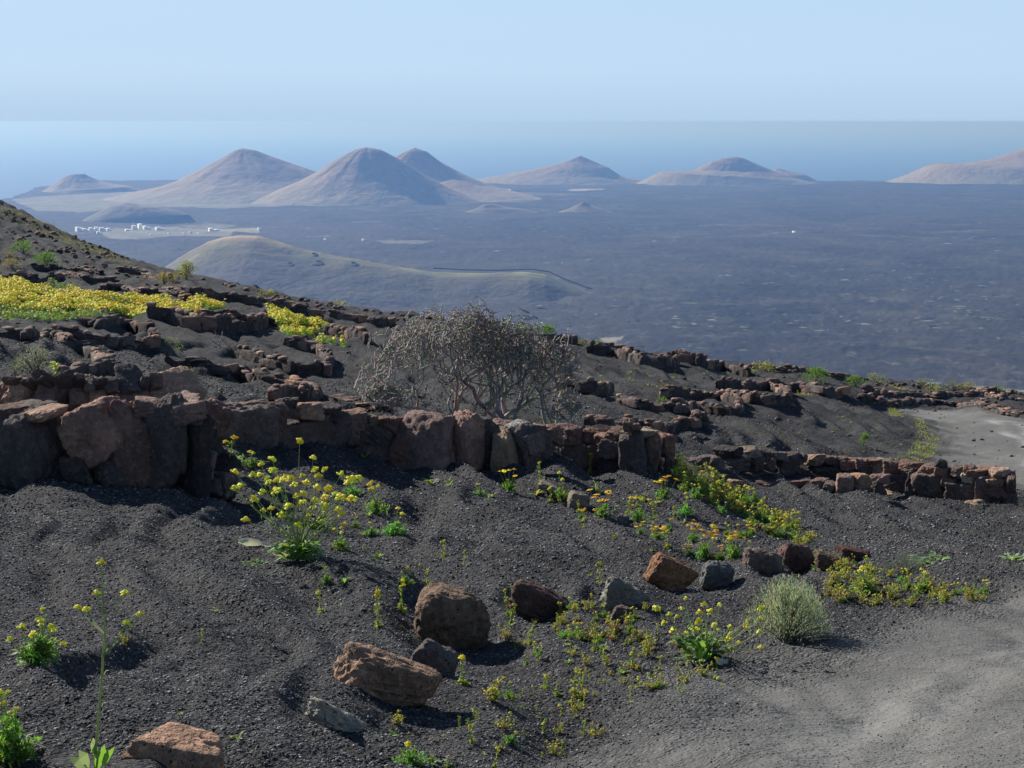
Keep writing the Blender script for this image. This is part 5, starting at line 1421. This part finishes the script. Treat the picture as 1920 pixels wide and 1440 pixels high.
# pale dead leaves lying at the mustards
def dead_leaf(px, py, wpx, hpx, label, tone=(.78, .74, .62)):
    p = hit(px, py); s = p.y / F; V = []; Fc = []; n = 8
    for i in range(n + 1):
        t = i / n; x = (t - .5) * wpx * s; wd = hpx * s * (.25 + .75 * math.sin(PI * min(1, t * .9 + .08))) * R.uniform(.7, 1.2); zz = .012 + .004 * math.sin(t * 9) + wd * .1
        V += [(x, -wd * .5, zz), (x, 0, zz + .006), (x, wd * .5, zz - .002)]
    for i in range(n):
        a = i * 3; Fc += [[a, a + 3, a + 4, a + 1], [a + 1, a + 4, a + 5, a + 2]]
    me = mesh_np('dead_leaf', np.array(V), Fc); cattr(me, 'tone', np.array([tone] * len(V))); me.materials.append(M_LEAF)
    o = obj('dead_leaf', me, M_LEAF, None, p, (.75 + R.uniform(-.1, .1), R.uniform(.0, .2), R.uniform(-.2, .2))); tag(o, label, 'dead leaf')
dead_leaf(478,1022,66,20,'large bleached white dead leaf on the cinders left of the big mustard')
dead_leaf(545,1040,70,22,'crumpled cream dead leaf under the big mustard', (.72, .70, .48))
dead_leaf(1354,1244,22,18,'small bright white crumpled leaf below the right hand mustard')

# ---------------------------------------------------------------- the white village and what else is far away
M_WHITE = MT('whitewash', .8, .2); M_WHITE.color((.90, .89, .86)); M_WHITE = M_WHITE.m
M_DARKW = MT('dark_opening', .4, .3); M_DARKW.color((.04, .045, .05)); M_DARKW = M_DARKW.m
def box(V, Fc, x0, x1, y0, y1, z0, z1):
    b = len(V); V += [(x, y, z) for z in (z0, z1) for y in (y0, y1) for x in (x0, x1)]
    Fc += [[b + i for i in f] for f in ((0, 2, 3, 1), (4, 5, 7, 6), (0, 1, 5, 4), (2, 6, 7, 3), (0, 4, 6, 2), (1, 3, 7, 5))]
def plain_at(px, py):
    a, b = ray(px, py); d = (PLAIN_Z - 1) / float(b)
    x = float(a) * d
    i = np.interp(math.log(d), np.log(pd), np.arange(len(pd))); j = np.interp(float(a), ps, np.arange(len(ps)))
    z = float(pZ[int(round(i)), int(round(j))])
    d = z / float(b); return Vector((float(a) * d, d, z))
HOUSES = [(149,430,13,6,'white house at the left end of the left hand cluster'),(160,432,11,5,'low white house second from the left of the left hand cluster'),(172,431,10,6,'white house with a lower wing in the middle of the left hand cluster'),
 (183,431,11,7,'taller white house in the left hand cluster'),(193,432,12,7,'broad bright white house of the left hand cluster'),(205,431,10,5,'white house at the right end of the left hand cluster'),(186,436,9,4,'white shed in front of the left hand cluster'),
 (253,428,11,7,'tall bright white house at the left of the middle cluster'),(264,427,10,9,'highest white house of the middle cluster'),(275,428,12,6,'wide white house at the right of the middle cluster'),(240,431,10,3,'low white wall like house left of the middle cluster'),
 (298,429,12,5,'white house standing alone right of the middle cluster'),(306,429,6,3,'tiny white shed beside the lone white house'),(398,432,13,6,'white house on the pale track at the right of the village'),(409,431,8,3,'small white annex right of the house on the pale track'),
 (317,438,4,4,'tiny white hut below the middle cluster'),(345,437,4,3,'tiny white hut right of the lower hut'),(357,435,4,3,'tiny white hut nearer the pale track'),(372,437,6,2,'low white shed left of the track house'),(284,439,5,2,'small white shed on the green field'),
 (486,429,5,4,'tiny white hut at the far end of the pale track'),(610,447,4,2,'white hut alone on the dark plain above the crater hill'),(682,449,6,2.5,'white hut at the left tip of a pale field on the dark plain'),(1490,434,7,2.5,'lone white building on the dark plain at the right'),
 (957,355,4,2,'minute white building at the foot of the tan shoulder cone')]
for x, y, w, h, lab in HOUSES:
    p = plain_at(x, y + 2); s = p.y / F; W, Hh = w * s, h * s * 1.0; V = []; Fc = []
    dp = W * R.uniform(1.0, 1.4); k = R.uniform(.45, .65)
    box(V, Fc, -W / 2, W * (k - .5), -dp / 2, dp / 2, -3, Hh)
    box(V, Fc, W * (k - .5) + .02, W / 2, -dp / 2 + R.uniform(.5, 1.5), dp / 2 - .6, -3, Hh * R.uniform(.55, .8))
    box(V, Fc, -W / 2 - .15, W * (k - .5) + .15, -dp / 2 - .15, dp / 2 + .15, Hh + .002, Hh + .4)
    root = empty('white_house', p, lab, 'house', 'white houses on the lava plain', math.radians(R.uniform(17, 27)))
    me = mesh_np('house_walls', np.array(V), Fc, False); obj('walls', me, M_WHITE, root)
    V = []; Fc = []
    for i in range(2): box(V, Fc, -W * .42 + i * W * .22, -W * .42 + i * W * .22 + W * .07, -dp / 2 - .06, -dp / 2 - .01, Hh * .3, Hh * .6)
    obj('window', mesh_np('openings', np.array(V), Fc, False), M_DARKW, root)

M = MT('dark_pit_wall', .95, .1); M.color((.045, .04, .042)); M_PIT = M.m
for x, y, w, lab in ((541,497,17,'dark crescent hollow on the crater hill, lowest of three on its left flank'), (594,494,20,'dark crescent hollow on the crater hill, middle one of three'), (586,479,16,'dark crescent hollow on the crater hill, topmost of three'), (660,496,17,'dark crescent hollow on the crater hill, furthest right')):
    c = crater_hit(x, y); s = c.y / F; Rr = w * s / 2; V = []; Fc = []; n = 16
    for i in range(n + 1):
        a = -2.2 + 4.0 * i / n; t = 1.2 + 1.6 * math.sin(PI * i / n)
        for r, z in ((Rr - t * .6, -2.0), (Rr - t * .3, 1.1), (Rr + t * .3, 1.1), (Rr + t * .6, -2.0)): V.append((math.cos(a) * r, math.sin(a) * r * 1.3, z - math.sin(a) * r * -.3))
    for i in range(n):
        for j in range(3): Fc.append([i * 4 + j, i * 4 + j + 1, i * 4 + j + 5, i * 4 + j + 4])
    Fc += [[0, 1, 2, 3], [n * 4 + 3, n * 4 + 2, n * 4 + 1, n * 4]]
    o = obj('crescent_hollow', mesh_np('crescent', np.array(V), Fc, False), M_PIT, None, c); tag(o, lab, 'hollow', 'crescent hollows on the crater hill')

# low pale scrub and lichened lava knolls over the plain
def knolls():
    rg = np.random.default_rng(8); n = 6500
    y = 350 + (735 - 350) * rg.random(n) ** .55; x = rg.uniform(-60, 1980, n)
    a, b = ray(x, y); d = PLAIN_Z / b; X = a * d; Y = d
    w = fbm(X / 420, Y / 420, 3, 95) + .35 * fbm(X / 90, Y / 90, 2, 96) + np.interp(x, [0, 900, 1500, 1920], [-.45, -.3, .0, .2])
    k = (w > .05) & (Y < 4600); X, Y = X[k], Y[k]; m = len(X)
    i = np.clip(np.searchsorted(pd, Y), 1, len(pd) - 1); j = np.clip(np.searchsorted(ps, X / Y), 1, len(ps) - 1); Z = pZ[i, j]
    s = rg.uniform(.35, 1.0, m) ** 2 * 2.7 * (Y / 2200) ** .7
    V0 = np.array([(1, 0, -.3), (.4, .8, -.3), (-.6, .7, -.3), (-1, -.1, -.3), (-.4, -.8, -.3), (.6, -.7, -.3), (.1, .1, .55)]); F0 = np.array([(0, 1, 6), (1, 2, 6), (2, 3, 6), (3, 4, 6), (4, 5, 6), (5, 0, 6)])
    P = V0[None] * np.stack([s * rg.uniform(1, 4.5, m), s * rg.uniform(1, 3, m), s * rg.uniform(.3, .8, m)], 1)[:, None] * rg.uniform(.45, 1.4, (m, 7, 1)) + np.stack([X, Y, Z], 1)[:, None]
    me = mesh_np('knolls', P.reshape(-1, 3), (F0[None] + (np.arange(m) * 7)[:, None, None]).reshape(-1, 3))
    T = np.array([(.19, .19, .155), (.15, .16, .09), (.012, .012, .016), (.02, .018, .02), (.22, .21, .17), (.08, .08, .07)])
    cattr(me, 'tone', np.repeat(T[rg.choice(6, m, p=[.12, .12, .30, .26, .05, .15])], 7, 0))
    o = obj('lava_knolls', me, M_CIN.m); o['kind'] = 'stuff'; o['label'] = 'pale lichened knolls and scrub dotting the dark lava plain'
knolls()
